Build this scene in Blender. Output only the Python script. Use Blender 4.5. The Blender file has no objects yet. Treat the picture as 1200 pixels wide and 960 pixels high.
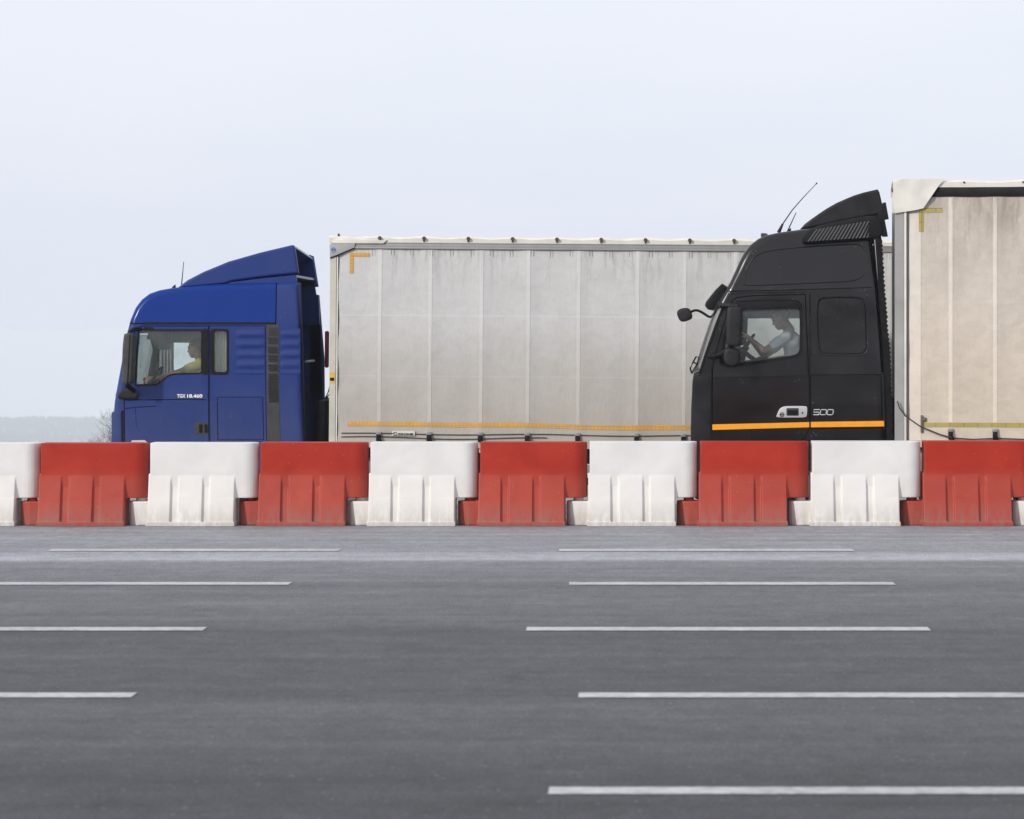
import bpy, bmesh, math, random
from mathutils import Vector, Matrix
from mathutils.noise import noise as pnoise
random.seed(7)
PI = math.pi
R = math.radians
scene = bpy.context.scene
C = scene.collection

# ------------------------------------------------------------------ camera
FPX = 3247.0          # focal length in photo pixels (1200 wide)
CAMH = 2.097
CX = 720            # photo column that looks square across the road (the frame is a crop)
cam_d = bpy.data.cameras.new('camera')
cam_d.sensor_width = 36.0
cam_d.lens = FPX / 1200 * 36
cam_d.shift_x = (600 - CX) / 1200
cam_d.shift_y = -90 / 1200
cam_d.clip_start = 0.1
cam_d.clip_end = 15000
cam_d.dof.use_dof = True
cam_d.dof.focus_distance = 33.0
cam_d.dof.aperture_fstop = 3.6
cam = bpy.data.objects.new('camera', cam_d)
C.objects.link(cam)
cam.location = (0, 0, CAMH)
cam.rotation_euler = (R(90), 0, 0)
scene.camera = cam

# ------------------------------------------------------------------ light
SUN_EL, SUN_AZ = 26, (-0.71, -0.70)          # where the sun stands: left, behind the camera
sun_vec = Vector((SUN_AZ[0] * math.cos(R(SUN_EL)), SUN_AZ[1] * math.cos(R(SUN_EL)), math.sin(R(SUN_EL)))).normalized()
sd = bpy.data.lights.new('sun', 'SUN')
sd.energy = 2.7
sd.angle = R(3.0)
sd.color = (1.0, 0.95, 0.89)
so = bpy.data.objects.new('sun', sd)
C.objects.link(so)
so.rotation_euler = sun_vec.to_track_quat('Z', 'Y').to_euler()
world = bpy.data.worlds.new('World')
scene.world = world
world.use_nodes = True
wn, wl = world.node_tree.nodes, world.node_tree.links
wn.clear()
w_out = wn.new('ShaderNodeOutputWorld')
w_bg = wn.new('ShaderNodeBackground')
w_bg.inputs['Strength'].default_value = 0.12
w_sky = wn.new('ShaderNodeTexSky')
w_sky.sky_type = 'NISHITA'
w_sky.sun_disc = False
w_sky.sun_elevation = R(SUN_EL)
w_sky.sun_rotation = math.atan2(SUN_AZ[0], SUN_AZ[1])
w_sky.dust_density = 4.0
w_tc = wn.new('ShaderNodeTexCoord')
w_sep = wn.new('ShaderNodeSeparateXYZ')
w_max = wn.new('ShaderNodeMath'); w_max.operation = 'MAXIMUM'; w_max.inputs[1].default_value = 0.03
w_cmb = wn.new('ShaderNodeCombineXYZ')
wl.new(w_tc.outputs['Generated'], w_sep.inputs[0])
wl.new(w_sep.outputs[0], w_cmb.inputs[0]); wl.new(w_sep.outputs[1], w_cmb.inputs[1])
wl.new(w_sep.outputs[2], w_max.inputs[0]); wl.new(w_max.outputs[0], w_cmb.inputs[2])
wl.new(w_cmb.outputs[0], w_sky.inputs['Vector'])
# a thin high cloud veil over the whole sky, with very soft variation
w_map = wn.new('ShaderNodeMapping'); w_map.inputs['Scale'].default_value = (4, 4, 14)
w_noi = wn.new('ShaderNodeTexNoise'); w_noi.inputs['Scale'].default_value = 1.3; w_noi.inputs['Detail'].default_value = 4
w_rmp = wn.new('ShaderNodeValToRGB')
w_rmp.color_ramp.elements[0].position = 0.3; w_rmp.color_ramp.elements[0].color = (7.5, 7.85, 8.65, 1)
w_rmp.color_ramp.elements[1].position = 0.7; w_rmp.color_ramp.elements[1].color = (7.9, 8.1, 8.85, 1)
wl.new(w_tc.outputs['Generated'], w_map.inputs[0]); wl.new(w_map.outputs[0], w_noi.inputs['Vector'])
wl.new(w_noi.outputs[0], w_rmp.inputs[0])
w_el = wn.new('ShaderNodeMapRange'); w_el.inputs['From Min'].default_value = -.02; w_el.inputs['From Max'].default_value = .16
w_el.interpolation_type = 'SMOOTHSTEP'
wl.new(w_sep.outputs[2], w_el.inputs[0])
w_gr = wn.new('ShaderNodeMix'); w_gr.data_type = 'RGBA'; w_gr.inputs[6].default_value = (.885, .905, .935, 1); w_gr.inputs[7].default_value = (1, 1, 1, 1)
wl.new(w_el.outputs[0], w_gr.inputs[0])
w_mul = wn.new('ShaderNodeMix'); w_mul.data_type = 'RGBA'; w_mul.blend_type = 'MULTIPLY'; w_mul.inputs[0].default_value = 1
wl.new(w_gr.outputs[2], w_mul.inputs[7]); wl.new(w_rmp.outputs[0], w_mul.inputs[6])
w_mix = wn.new('ShaderNodeMix'); w_mix.data_type = 'RGBA'; w_mix.inputs[0].default_value = 0.9
wl.new(w_sky.outputs[0], w_mix.inputs[6]); wl.new(w_mul.outputs[2], w_mix.inputs[7])
wl.new(w_mix.outputs[2], w_bg.inputs['Color'])
wl.new(w_bg.outputs[0], w_out.inputs['Surface'])
scene.view_settings.view_transform = 'Standard'
scene.view_settings.look = 'None'
scene.view_settings.exposure = 0.0
scene.view_settings.gamma = 1.0
scene.cycles.max_bounces = 8
scene.cycles.transparent_max_bounces = 24
scene.cycles.volume_bounces = 3
scene.cycles.use_denoising = True

# ------------------------------------------------------------------ helpers
def X(px, D): return (px - CX) / FPX * D
def Z(py, D): return CAMH - (py - 390) / FPX * D

def tag(o, label=None, cat=None, group=None, kind=None):
    if label: o['label'] = label
    if cat: o['category'] = cat
    if group: o['group'] = group
    if kind: o['kind'] = kind
    return o

def empty(name, loc, rot=(0, 0, 0)):
    o = bpy.data.objects.new(name, None)
    C.objects.link(o); o.location = loc; o.rotation_euler = rot
    o.empty_display_size = 0.3
    return o

def finish_mesh(me, ang=32, smooth=True):
    if smooth:
        for p in me.polygons: p.use_smooth = True
        me.set_sharp_from_angle(angle=R(ang))

def link(name, me, mat, parent=None, smooth=True, ang=32, wn_mod=False):
    me.name = name
    if mat is not None:
        if len(me.materials): me.materials.clear()
        for m in (mat if isinstance(mat, (list, tuple)) else [mat]): me.materials.append(m)
    finish_mesh(me, ang, smooth)
    o = bpy.data.objects.new(name, me)
    C.objects.link(o)
    if parent: o.parent = parent
    if wn_mod:
        m = o.modifiers.new('wn', 'WEIGHTED_NORMAL'); m.keep_sharp = True; m.weight = 90
    return o

def obj(name, bm, mat, parent=None, **k):
    me = bpy.data.meshes.new(name)
    bmesh.ops.recalc_face_normals(bm, faces=bm.faces[:])
    bm.to_mesh(me); bm.free()
    return link(name, me, mat, parent, **k)

def bm_prism(bm, pts, y0, y1):
    """closed polygon pts [(x,z)] extruded along y"""
    a = [bm.verts.new((x, y0, z)) for x, z in pts]
    b = [bm.verts.new((x, y1, z)) for x, z in pts]
    bm.faces.new(a); bm.faces.new(b[::-1])
    n = len(pts)
    side = []
    for i in range(n):
        j = (i + 1) % n
        side.append(bm.faces.new((a[j], a[i], b[i], b[j])))
    return a, b

def prism(pts, y0, y1, bev=0, seg=3):
    bm = bmesh.new()
    if not bev:
        bm_prism(bm, pts, y0, y1)
    else:
        lo, hi = min(y0, y1), max(y0, y1)
        bev = min(bev, (hi - lo) * .49)
        lay = []
        for k in range(seg + 1):
            t = PI / 2 * k / seg
            lay.append((bev * (1 - math.sin(t)), lo + bev * (1 - math.cos(t))))
        lay = lay + [(d, hi - (y - lo)) for d, y in lay[::-1]]
        rings = [[bm.verts.new((x, y, z)) for x, z in (offset_poly(pts, d) if d > 1e-7 else pts)] for d, y in lay]
        n = len(pts)
        for ra, rb in zip(rings, rings[1:]):
            for i in range(n):
                j = (i + 1) % n
                bm.faces.new((ra[i], ra[j], rb[j], rb[i]))
        bm.faces.new(rings[0][::-1]); bm.faces.new(rings[-1])
    bmesh.ops.recalc_face_normals(bm, faces=bm.faces[:])
    return bm

def bm_box(bm, x0, x1, y0, y1, z0, z1, bev=0, seg=2, mat=None):
    r = bmesh.ops.create_cube(bm, size=1)
    M = Matrix.Translation(((x0 + x1) / 2, (y0 + y1) / 2, (z0 + z1) / 2)) @ Matrix.Diagonal((abs(x1 - x0), abs(y1 - y0), abs(z1 - z0), 1))
    if mat is not None: M = mat @ M
    bmesh.ops.transform(bm, matrix=M, verts=r['verts'])
    if bev:
        es = list({e for v in r['verts'] for e in v.link_edges})
        bmesh.ops.bevel(bm, geom=es, offset=bev, segments=seg, profile=0.5, affect='EDGES')

def box(x0, x1, y0, y1, z0, z1, bev=0, seg=2):
    bm = bmesh.new(); bm_box(bm, x0, x1, y0, y1, z0, z1, bev, seg); return bm

def bm_tube(bm, pts, r, seg=8, r1=None, caps=True):
    """tube through 3-D points; r at start, r1 at end"""
    pts = [Vector(p) for p in pts]
    n = len(pts)
    rings = []
    up = Vector((0, 0, 1))
    for i, p in enumerate(pts):
        d = (pts[min(i + 1, n - 1)] - pts[max(i - 1, 0)]).normalized()
        u = up if abs(d.dot(up)) < 0.95 else Vector((1, 0, 0))
        a = d.cross(u).normalized(); b = d.cross(a).normalized()
        rr = r if r1 is None else r + (r1 - r) * i / max(1, n - 1)
        if isinstance(r, (list, tuple)): rr = r[i]
        rings.append([bm.verts.new(p + a * rr * math.cos(2 * PI * k / seg) + b * rr * math.sin(2 * PI * k / seg)) for k in range(seg)])
    for i in range(n - 1):
        for k in range(seg):
            j = (k + 1) % seg
            bm.faces.new((rings[i][k], rings[i][j], rings[i + 1][j], rings[i + 1][k]))
    if caps:
        bm.faces.new(rings[0][::-1]); bm.faces.new(rings[-1])

def tube(pts, r, seg=8, r1=None):
    bm = bmesh.new(); bm_tube(bm, pts, r, seg, r1); return bm

def bm_lathe_y(bm, prof, cx, cz, seg=32):
    """prof: [(radius, y)] revolved around the y axis through (cx,cz)"""
    rings = []
    for r, y in prof:
        rings.append([bm.verts.new((cx + r * math.cos(2 * PI * k / seg), y, cz + r * math.sin(2 * PI * k / seg))) for k in range(seg)])
    for i in range(len(prof) - 1):
        for k in range(seg):
            j = (k + 1) % seg
            bm.faces.new((rings[i][k], rings[i][j], rings[i + 1][j], rings[i + 1][k]))
    bm.faces.new(rings[0]); bm.faces.new(rings[-1][::-1])

def smooth_poly(pts, it=2, closed=True):
    """Chaikin corner cutting"""
    for _ in range(it):
        q = []
        n = len(pts)
        for i in range(n if closed else n - 1):
            a, b = pts[i], pts[(i + 1) % n]
            q.append((a[0] * .75 + b[0] * .25, a[1] * .75 + b[1] * .25))
            q.append((a[0] * .25 + b[0] * .75, a[1] * .25 + b[1] * .75))
        if not closed: q = [pts[0]] + q + [pts[-1]]
        pts = q
    return pts

def round_rect(x0, x1, z0, z1, r, n=5):
    out = []
    for cx, cz, a0 in ((x1 - r, z1 - r, 0), (x0 + r, z1 - r, 90), (x0 + r, z0 + r, 180), (x1 - r, z0 + r, 270)):
        for k in range(n + 1):
            a = R(a0 + 90 * k / n)
            out.append((cx + r * math.cos(a), cz + r * math.sin(a)))
    return out

def offset_poly(pts, d):
    """shrink (d>0) a polygon"""
    n = len(pts)
    area = sum(pts[i][0] * pts[(i + 1) % n][1] - pts[(i + 1) % n][0] * pts[i][1] for i in range(n))
    s = 1 if area > 0 else -1
    out = []
    for i in range(n):
        p0, p1, p2 = Vector(pts[i - 1]), Vector(pts[i]), Vector(pts[(i + 1) % n])
        e1, e2 = (p1 - p0), (p2 - p1)
        if e1.length < 1e-9 or e2.length < 1e-9: out.append(tuple(p1)); continue
        e1.normalize(); e2.normalize()
        n1, n2 = Vector((-e1.y, e1.x)) * s, Vector((-e2.y, e2.x)) * s
        m = n1 + n2
        if m.length < 1e-6: m = n1
        m.normalize()
        k = d / max(0.35, m.dot(n1))
        out.append((p1.x + m.x * k, p1.y + m.y * k))
    return out

def temp(bm, mats=()):
    me = bpy.data.meshes.new('tmp'); bm.to_mesh(me); bm.free()
    for m in mats: me.materials.append(m)
    o = bpy.data.objects.new('tmp', me); C.objects.link(o); return o

def tdel(o):
    me = o.data; bpy.data.objects.remove(o)
    if me.users == 0: bpy.data.meshes.remove(me)

def boolean(t, cutter, op='DIFFERENCE', keep=False):
    m = t.modifiers.new('b', 'BOOLEAN'); m.operation = op; m.solver = 'EXACT'; m.object = cutter
    try: m.material_mode = 'TRANSFER'
    except Exception: pass
    dg = bpy.context.evaluated_depsgraph_get(); dg.update()
    me = bpy.data.meshes.new_from_object(t.evaluated_get(dg))
    t.modifiers.clear()
    old = t.data; t.data = me; bpy.data.meshes.remove(old)
    if not keep: tdel(cutter)
    return t

def clone(o):
    c = o.copy(); c.data = o.data.copy(); C.objects.link(c); return c

def keep_as(o, name, parent, ang=32):
    """turn a temporary boolean result into a part"""
    me = o.data.copy(); tdel(o)
    bm = bmesh.new(); bm.from_mesh(me)
    bmesh.ops.remove_doubles(bm, verts=bm.verts, dist=0.0004)
    bmesh.ops.dissolve_degenerate(bm, edges=bm.edges, dist=0.0004)
    bm.to_mesh(me); bm.free()
    return link(name, me, None, parent, ang=ang, wn_mod=True)

def remesh(bm, voxel, smooth=3, name='r'):
    me = bpy.data.meshes.new(name); bmesh.ops.recalc_face_normals(bm, faces=bm.faces[:]); bm.to_mesh(me); bm.free()
    o = bpy.data.objects.new('tmp', me); C.objects.link(o)
    m = o.modifiers.new('r', 'REMESH'); m.mode = 'VOXEL'; m.voxel_size = voxel
    if smooth:
        s = o.modifiers.new('s', 'SMOOTH'); s.iterations = smooth; s.factor = 0.5
    dg = bpy.context.evaluated_depsgraph_get(); dg.update()
    out = bpy.data.meshes.new_from_object(o.evaluated_get(dg))
    tdel(o)
    return out

def text_mesh(body, x0, x1, z0, z1, y, depth=0.004, bold=0.0, shear=0.0):
    cu = bpy.data.curves.new('t', 'FONT'); cu.body = body; cu.extrude = 0.5; cu.offset = bold; cu.shear = shear
    o = bpy.data.objects.new('t', cu); C.objects.link(o)
    dg = bpy.context.evaluated_depsgraph_get(); dg.update()
    me = bpy.data.meshes.new_from_object(o.evaluated_get(dg))
    bpy.data.objects.remove(o)
    xs = [v.co.x for v in me.vertices]; ys = [v.co.y for v in me.vertices]
    mx, Mx, my, My = min(xs), max(xs), min(ys), max(ys)
    for v in me.vertices:
        a = (v.co.x - mx) / (Mx - mx); b = (v.co.y - my) / (My - my)
        v.co = Vector((x0 + a * (x1 - x0), y - (v.co.z + .5) * depth, z0 + b * (z1 - z0)))
    return me

# ------------------------------------------------------------------ materials
def new_mat(name):
    m = bpy.data.materials.new(name); m.use_nodes = True
    nt = m.node_tree
    return m, nt.nodes, nt.links, nt.nodes['Principled BSDF']

def n_noise(N, L, src, scale, detail=6, rough=.6, dist=0, mapscale=None):
    t = N.new('ShaderNodeTexNoise'); t.inputs['Scale'].default_value = scale
    t.inputs['Detail'].default_value = detail; t.inputs['Roughness'].default_value = rough
    t.inputs['Distortion'].default_value = dist
    if mapscale:
        mp = N.new('ShaderNodeMapping'); mp.inputs['Scale'].default_value = mapscale
        L.new(src, mp.inputs[0]); src = mp.outputs[0]
    L.new(src, t.inputs['Vector'])
    return t.outputs[0]

def n_ramp(N, L, fac, stops):
    r = N.new('ShaderNodeValToRGB'); e = r.color_ramp.elements
    while len(e) < len(stops): e.new(0.5)
    for k, (p, c) in enumerate(stops):
        e[k].position = p
        e[k].color = (c, c, c, 1) if isinstance(c, (int, float)) else (*c, 1)
    if fac is not None: L.new(fac, r.inputs[0])
    return r.outputs[0]

def n_mix(N, L, fac, a, b, mode='MIX'):
    m = N.new('ShaderNodeMix'); m.data_type = 'RGBA'; m.blend_type = mode
    for s, v in ((0, fac), (6, a), (7, b)):
        if isinstance(v, (int, float)): m.inputs[s].default_value = v if s == 0 else (v, v, v, 1)
        elif isinstance(v, (tuple, list)): m.inputs[s].default_value = (*v, 1)
        else: L.new(v, m.inputs[s])
    return m.outputs[2]

def n_math(N, L, op, a, b=None, clamp=False):
    m = N.new('ShaderNodeMath'); m.operation = op; m.use_clamp = clamp
    for s, v in ((0, a), (1, b)):
        if v is None: continue
        if isinstance(v, (int, float)): m.inputs[s].default_value = v
        else: L.new(v, m.inputs[s])
    return m.outputs[0]

def n_bump(N, L, h, strength, dist=0.01):
    b = N.new('ShaderNodeBump'); b.inputs['Strength'].default_value = strength; b.inputs['Distance'].default_value = dist
    L.new(h, b.inputs['Height']); return b.outputs[0]

def n_obj(N): return N.new('ShaderNodeTexCoord').outputs['Object']

def simple(name, col, rough=.6, metal=0, var=.25, scale=6, bump=0, coat=0, spec=.4):
    m, N, L, P = new_mat(name)
    P.inputs['Specular IOR Level'].default_value = spec
    co = n_obj(N)
    n = n_noise(N, L, co, scale)
    v = n_ramp(N, L, n, [(.3, 1 - var), (.7, 1 + var * .6)])
    L.new(n_mix(N, L, 1.0, col, v, 'MULTIPLY'), P.inputs['Base Color'])
    L.new(n_ramp(N, L, n, [(.3, min(1, rough + .12)), (.7, max(.05, rough - .08))]), P.inputs['Roughness'])
    P.inputs['Metallic'].default_value = metal
    P.inputs['Coat Weight'].default_value = coat
    if bump: L.new(n_bump(N, L, n_noise(N, L, co, scale * 8), bump), P.inputs['Normal'])
    return m

def paint(name, col, dust, rough, dust_amt, z_lo, z_hi, coat=.6, chips=.5, spec=.22, wave=.35):
    """vehicle paint: road film that thickens towards the sills, scuffs, wavy panels"""
    m, N, L, P = new_mat(name)
    co = n_obj(N)
    sep = N.new('ShaderNodeSeparateXYZ'); L.new(co, sep.inputs[0])
    mr = N.new('ShaderNodeMapRange'); mr.inputs['From Min'].default_value = z_hi; mr.inputs['From Max'].default_value = z_lo
    L.new(sep.outputs[2], mr.inputs[0])
    big = n_noise(N, L, co, 2.2, 5, .6, .3)
    streak = n_noise(N, L, co, 5, 4, .6, 0, (5, 5, .5))
    d = n_math(N, L, 'MULTIPLY', n_math(N, L, 'ADD', n_math(N, L, 'MULTIPLY', mr.outputs[0], 1.0), .25), n_math(N, L, 'ADD', big, n_math(N, L, 'MULTIPLY', streak, .5)))
    d = n_math(N, L, 'MULTIPLY', d, dust_amt, True)
    base = n_mix(N, L, d, col, dust)
    # fine scuffs and stone chips: bright, rare
    sc = n_noise(N, L, co, 9, 8, .75, 2.5, (1, 1, 2.2))
    sc2 = n_ramp(N, L, sc, [(.735, 0), (.76, 1)])
    chip = N.new('ShaderNodeTexVoronoi'); chip.inputs['Scale'].default_value = 26; L.new(co, chip.inputs['Vector'])
    ch = n_ramp(N, L, chip.outputs['Distance'], [(.07, 1), (.11, 0)])
    msk = n_ramp(N, L, n_noise(N, L, co, 3.1, 3), [(.56, 0), (.66, 1)])
    sc3 = n_math(N, L, 'MULTIPLY', n_math(N, L, 'MAXIMUM', sc2, n_math(N, L, 'MULTIPLY', ch, msk)), chips, True)
    base = n_mix(N, L, sc3, base, (.42, .42, .45))
    L.new(base, P.inputs['Base Color'])
    L.new(n_mix(N, L, d, rough, .75), P.inputs['Roughness'])
    P.inputs['Coat Weight'].default_value = coat * .35
    P.inputs['Specular IOR Level'].default_value = spec
    P.inputs['Coat Roughness'].default_value = .09
    bw = n_noise(N, L, co, 1.6, 2, .4)
    L.new(n_bump(N, L, bw, wave, .05), P.inputs['Normal'])
    return m

blue_paint = paint('blue_paint', (.004, .026, .165), (.15, .155, .18), .36, .30, .85, 2.1, chips=.75)
blue_roof = paint('blue_roof_paint', (.001, .027, .195), (.12, .15, .22), .34, .04, -.2, 2.0, coat=.3, spec=.12)
black_paint = paint('black_paint', (.0042, .0036, .0046), (.10, .09, .09), .26, .085, .9, 2.9, coat=.8, spec=.30, wave=1.1, chips=.8)
matte_black = simple('black_plastic', (.0085, .0085, .0095), .5, var=.35, scale=9, spec=.16)
grey_black = simple('weathered_black_plastic', (.017, .0162, .018), .5, var=.6, scale=4, spec=.22)
dark_grey = simple('dark_grey_plastic', (.055, .054, .053), .55, var=.3, scale=7, spec=.25)
rubber = simple('rubber', (.008, .008, .009), .8, var=.4, scale=20, spec=.15)
steel = simple('steel', (.35, .35, .36), .45, metal=.8, var=.3, scale=10)
chassis_mat = simple('chassis_grey', (.06, .06, .065), .6, var=.4)
interior = simple('cab_interior', (.58, .62, .62), .8, var=.2)
dark_interior = simple('dark_interior', (.022, .024, .028), .8, var=.2, spec=.15)
curtain_beige = simple('cab_curtain', (.62, .63, .55), .9, var=.15, scale=3)
silver = simple('silver_badge', (.62, .62, .64), .35, metal=.3, var=.1)
white_letter = simple('white_letter', (.8, .8, .82), .5, var=.05)
orange_stripe = simple('orange_stripe', (.93, .36, .015), .5, var=.08, scale=12)
off_white = simple('aged_white_paint', (.66, .64, .58), .5, var=.12, scale=4)
cream = simple('cream_post_paint', (.52, .50, .42), .5, var=.15, scale=3)
rail_grey = simple('anodised_rail', (.27, .27, .265), .5, metal=.25, var=.12, scale=4)
bracket_grey = simple('corner_bracket', (.36, .36, .35), .5, var=.12)
rust = simple('rusty_rivet', (.10, .06, .045), .8, var=.4, scale=40)
tape_orange = None
emblem_blue = simple('emblem_blue', (.05, .22, .42), .5, var=.05)
red_plastic = simple('red_hose', (.25, .01, .015), .45, var=.2)
lamp_clear = simple('marker_lamp', (.62, .58, .5), .3, var=.1)
red_lamp = simple('red_lamp', (.55, .03, .02), .3, var=.1)

def tape(name, col, line, pitch, grime):
    m, N, L, P = new_mat(name)
    co = n_obj(N)
    w = N.new('ShaderNodeTexBrick'); w.offset = 0
    w.inputs['Scale'].default_value = 1.0; w.inputs['Brick Width'].default_value = pitch; w.inputs['Row Height'].default_value = pitch
    w.inputs['Mortar Size'].default_value = .0035
    mp = N.new('ShaderNodeMapping'); mp.inputs['Rotation'].default_value = (R(90), 0, 0)
    L.new(co, mp.inputs[0]); L.new(mp.outputs[0], w.inputs['Vector'])
    w.inputs['Color1'].default_value = (*col, 1); w.inputs['Color2'].default_value = (*[c * .88 for c in col], 1)
    w.inputs['Mortar'].default_value = (*line, 1)
    g = n_ramp(N, L, n_noise(N, L, co, 5, 6, .7), [(.35, 0), (.75, grime)])
    L.new(n_mix(N, L, g, w.outputs['Color'], (.3, .26, .2)), P.inputs['Base Color'])
    P.inputs['Roughness'].default_value = .45
    return m
tape_orange = tape('orange_reflective_tape', (.72, .36, .03), (.42, .24, .08), .05, .55)
tape_yellow = tape('faded_yellow_tape', (.42, .34, .05), (.12, .10, .04), .16, .6)

def glass_mat(name, tint, refl=.9):
    m, N, L, P = new_mat(name)
    out = N['Material Output']
    tr = N.new('ShaderNodeBsdfTransparent'); tr.inputs[0].default_value = (*tint, 1)
    gl = N.new('ShaderNodeBsdfGlossy'); gl.inputs['Roughness'].default_value = .03
    df = N.new('ShaderNodeBsdfDiffuse'); df.inputs[0].default_value = (.42, .45, .45, 1)
    fr = N.new('ShaderNodeFresnel'); fr.inputs[0].default_value = 1.5
    mx = N.new('ShaderNodeMixShader'); L.new(n_math(N, L, 'MULTIPLY', fr.outputs[0], refl * .7), mx.inputs[0])
    L.new(tr.outputs[0], mx.inputs[1]); L.new(gl.outputs[0], mx.inputs[2])
    mx2 = N.new('ShaderNodeMixShader')
    L.new(n_ramp(N, L, n_noise(N, L, n_obj(N), 4, 4), [(.3, .05), (.7, .12)]), mx2.inputs[0])
    L.new(mx.outputs[0], mx2.inputs[1]); L.new(df.outputs[0], mx2.inputs[2])
    L.new(mx2.outputs[0], out.inputs[0])
    return m
glass = glass_mat('tinted_glass', (.945, .978, .970))

def curtain_mat(name, col, low, grime, z0, z1, seam_z, topg=0):
    """aged tarpaulin: greyed, beige road film low down, streaks under the rail"""
    m, N, L, P = new_mat(name)
    co = n_obj(N)
    sep = N.new('ShaderNodeSeparateXYZ'); L.new(co, sep.inputs[0])
    zr = N.new('ShaderNodeMapRange'); zr.inputs['From Min'].default_value = z0; zr.inputs['From Max'].default_value = z1
    L.new(sep.outputs[2], zr.inputs[0])
    big = n_noise(N, L, co, 1.3, 6, .65, .4)
    zz = n_math(N, L, 'ADD', zr.outputs[0], n_math(N, L, 'MULTIPLY', n_math(N, L, 'SUBTRACT', big, .5), .45))
    base = n_mix(N, L, n_ramp(N, L, zz, [(.0, 1), (.42, .45), (.62, 0)]), col, low)
    # mottled grime
    mot = n_ramp(N, L, n_noise(N, L, co, 4.5, 9, .72, .6, (1, 1, 1.6)), [(.42, 0), (.78, .30 * grime)])
    base = n_mix(N, L, mot, base, (.30, .285, .25))
    # vertical runs from the top rail
    st = n_noise(N, L, co, 13, 3, .5, 0, (1, 1, .10))
    st2 = n_noise(N, L, co, 30, 4, .6, .5, (1, 1, .22))
    top = n_ramp(N, L, zr.outputs[0], [(.72, 0), (.99, 1)])
    sm = n_math(N, L, 'MULTIPLY', n_ramp(N, L, n_math(N, L, 'MULTIPLY', st, n_math(N, L, 'ADD', st2, .5)), [(.50, 0), (.66, 1)]), top)
    base = n_mix(N, L, n_math(N, L, 'MULTIPLY', sm, .36 * grime, True), base, (.17, .165, .16))
    if topg:
        tn = n_ramp(N, L, n_noise(N, L, co, 2.0, 7, .7, .5, (1.6, 1, .8)), [(.32, .1), (.68, 1)])
        tt = n_ramp(N, L, zr.outputs[0], [(.45, .12), (.8, .5), (1, 1)])
        base = n_mix(N, L, n_math(N, L, 'MULTIPLY', n_math(N, L, 'MULTIPLY', tn, tt), topg, True), base, (.25, .205, .16))
    # thin scratches
    sc = n_ramp(N, L, n_noise(N, L, co, 2.4, 9, .8, 3, (.6, 1, 2.5)), [(.70, 0), (.71, .35), (.725, 0)])
    base = n_mix(N, L, sc, base, (.2, .19, .18))
    # welded horizontal seams
    for sz, hw, kk in seam_z:
        dd = n_math(N, L, 'ABSOLUTE', n_math(N, L, 'SUBTRACT', sep.outputs[2], sz))
        base = n_mix(N, L, n_math(N, L, 'MULTIPLY', n_math(N, L, 'LESS_THAN', dd, hw), kk), base, (.8, .8, .78))
    L.new(base, P.inputs['Base Color'])
    P.inputs['Roughness'].default_value = .55
    h = n_noise(N, L, co, 2.5, 4, .55, .8, (1, 1, .8))
    h2 = n_noise(N, L, co, 22, 3, .5)
    h3 = n_noise(N, L, co, 5.5, 4, .6, 1.6, (1.8, 1, .7))
    hh = n_math(N, L, 'ADD', h, n_math(N, L, 'ADD', n_math(N, L, 'MULTIPLY', h2, .06), n_math(N, L, 'MULTIPLY', h3, .35)))
    L.new(n_bump(N, L, hh, .26, .03), P.inputs['Normal'])
    return m

def barrier_mat(name, a, b, dust):
    m, N, L, P = new_mat(name)
    co = n_obj(N)
    oi = N.new('ShaderNodeObjectInfo')
    cb = N.new('ShaderNodeCombineXYZ')
    L.new(n_math(N, L, 'MULTIPLY', oi.outputs['Random'], 57.0), cb.inputs[0]); L.new(n_math(N, L, 'MULTIPLY', oi.outputs['Random'], 23.0), cb.inputs[1])
    va = N.new('ShaderNodeVectorMath'); L.new(co, va.inputs[0]); L.new(cb.outputs[0], va.inputs[1])
    cr = va.outputs[0]
    sep = N.new('ShaderNodeSeparateXYZ'); L.new(co, sep.inputs[0])
    n1 = n_noise(N, L, cr, 2.3, 5, .6, .5)
    base = n_mix(N, L, n_ramp(N, L, n1, [(.3, 0), (.7, 1)]), a, b)
    # faded / dusty lower half
    zr = N.new('ShaderNodeMapRange'); zr.inputs['From Min'].default_value = .62; zr.inputs['From Max'].default_value = .48; L.new(sep.outputs[2], zr.inputs[0])
    base = n_mix(N, L, n_math(N, L, 'MULTIPLY', zr.outputs[0], .30), base, dust)
    zl = N.new('ShaderNodeMapRange'); zl.inputs['From Min'].default_value = .28; zl.inputs['From Max'].default_value = .03; L.new(sep.outputs[2], zl.inputs[0])
    gr = n_ramp(N, L, n_noise(N, L, cr, 9, 7, .7, .4, (1.6, 1, .5)), [(.33, 0), (.56, .95)])
    base = n_mix(N, L, n_math(N, L, 'MULTIPLY', gr, zl.outputs[0]), base, tuple(c * .72 + .03 for c in dust))
    # scuffs and flecks
    sc = n_ramp(N, L, n_noise(N, L, cr, 7, 8, .78, 2.0, (1, 1, 2)), [(.70, 0), (.73, .5)])
    base = n_mix(N, L, sc, base, tuple(min(.85, c * 1.15 + .06) for c in dust))
    vo = N.new('ShaderNodeTexVoronoi'); vo.inputs['Scale'].default_value = 11; L.new(cr, vo.inputs['Vector'])
    base = n_mix(N, L, n_ramp(N, L, vo.outputs['Distance'], [(.03, .5), (.05, 0)]), base, (.55, .5, .46))
    L.new(base, P.inputs['Base Color'])
    P.inputs['Roughness'].default_value = .5
    P.inputs['Specular IOR Level'].default_value = .3
    b1 = n_noise(N, L, cr, 2.2, 3, .45); b2 = n_noise(N, L, cr, 60, 2, .5)
    L.new(n_bump(N, L, n_math(N, L, 'ADD', b1, n_math(N, L, 'MULTIPLY', b2, .02)), .3, .06), P.inputs['Normal'])
    return m
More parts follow.
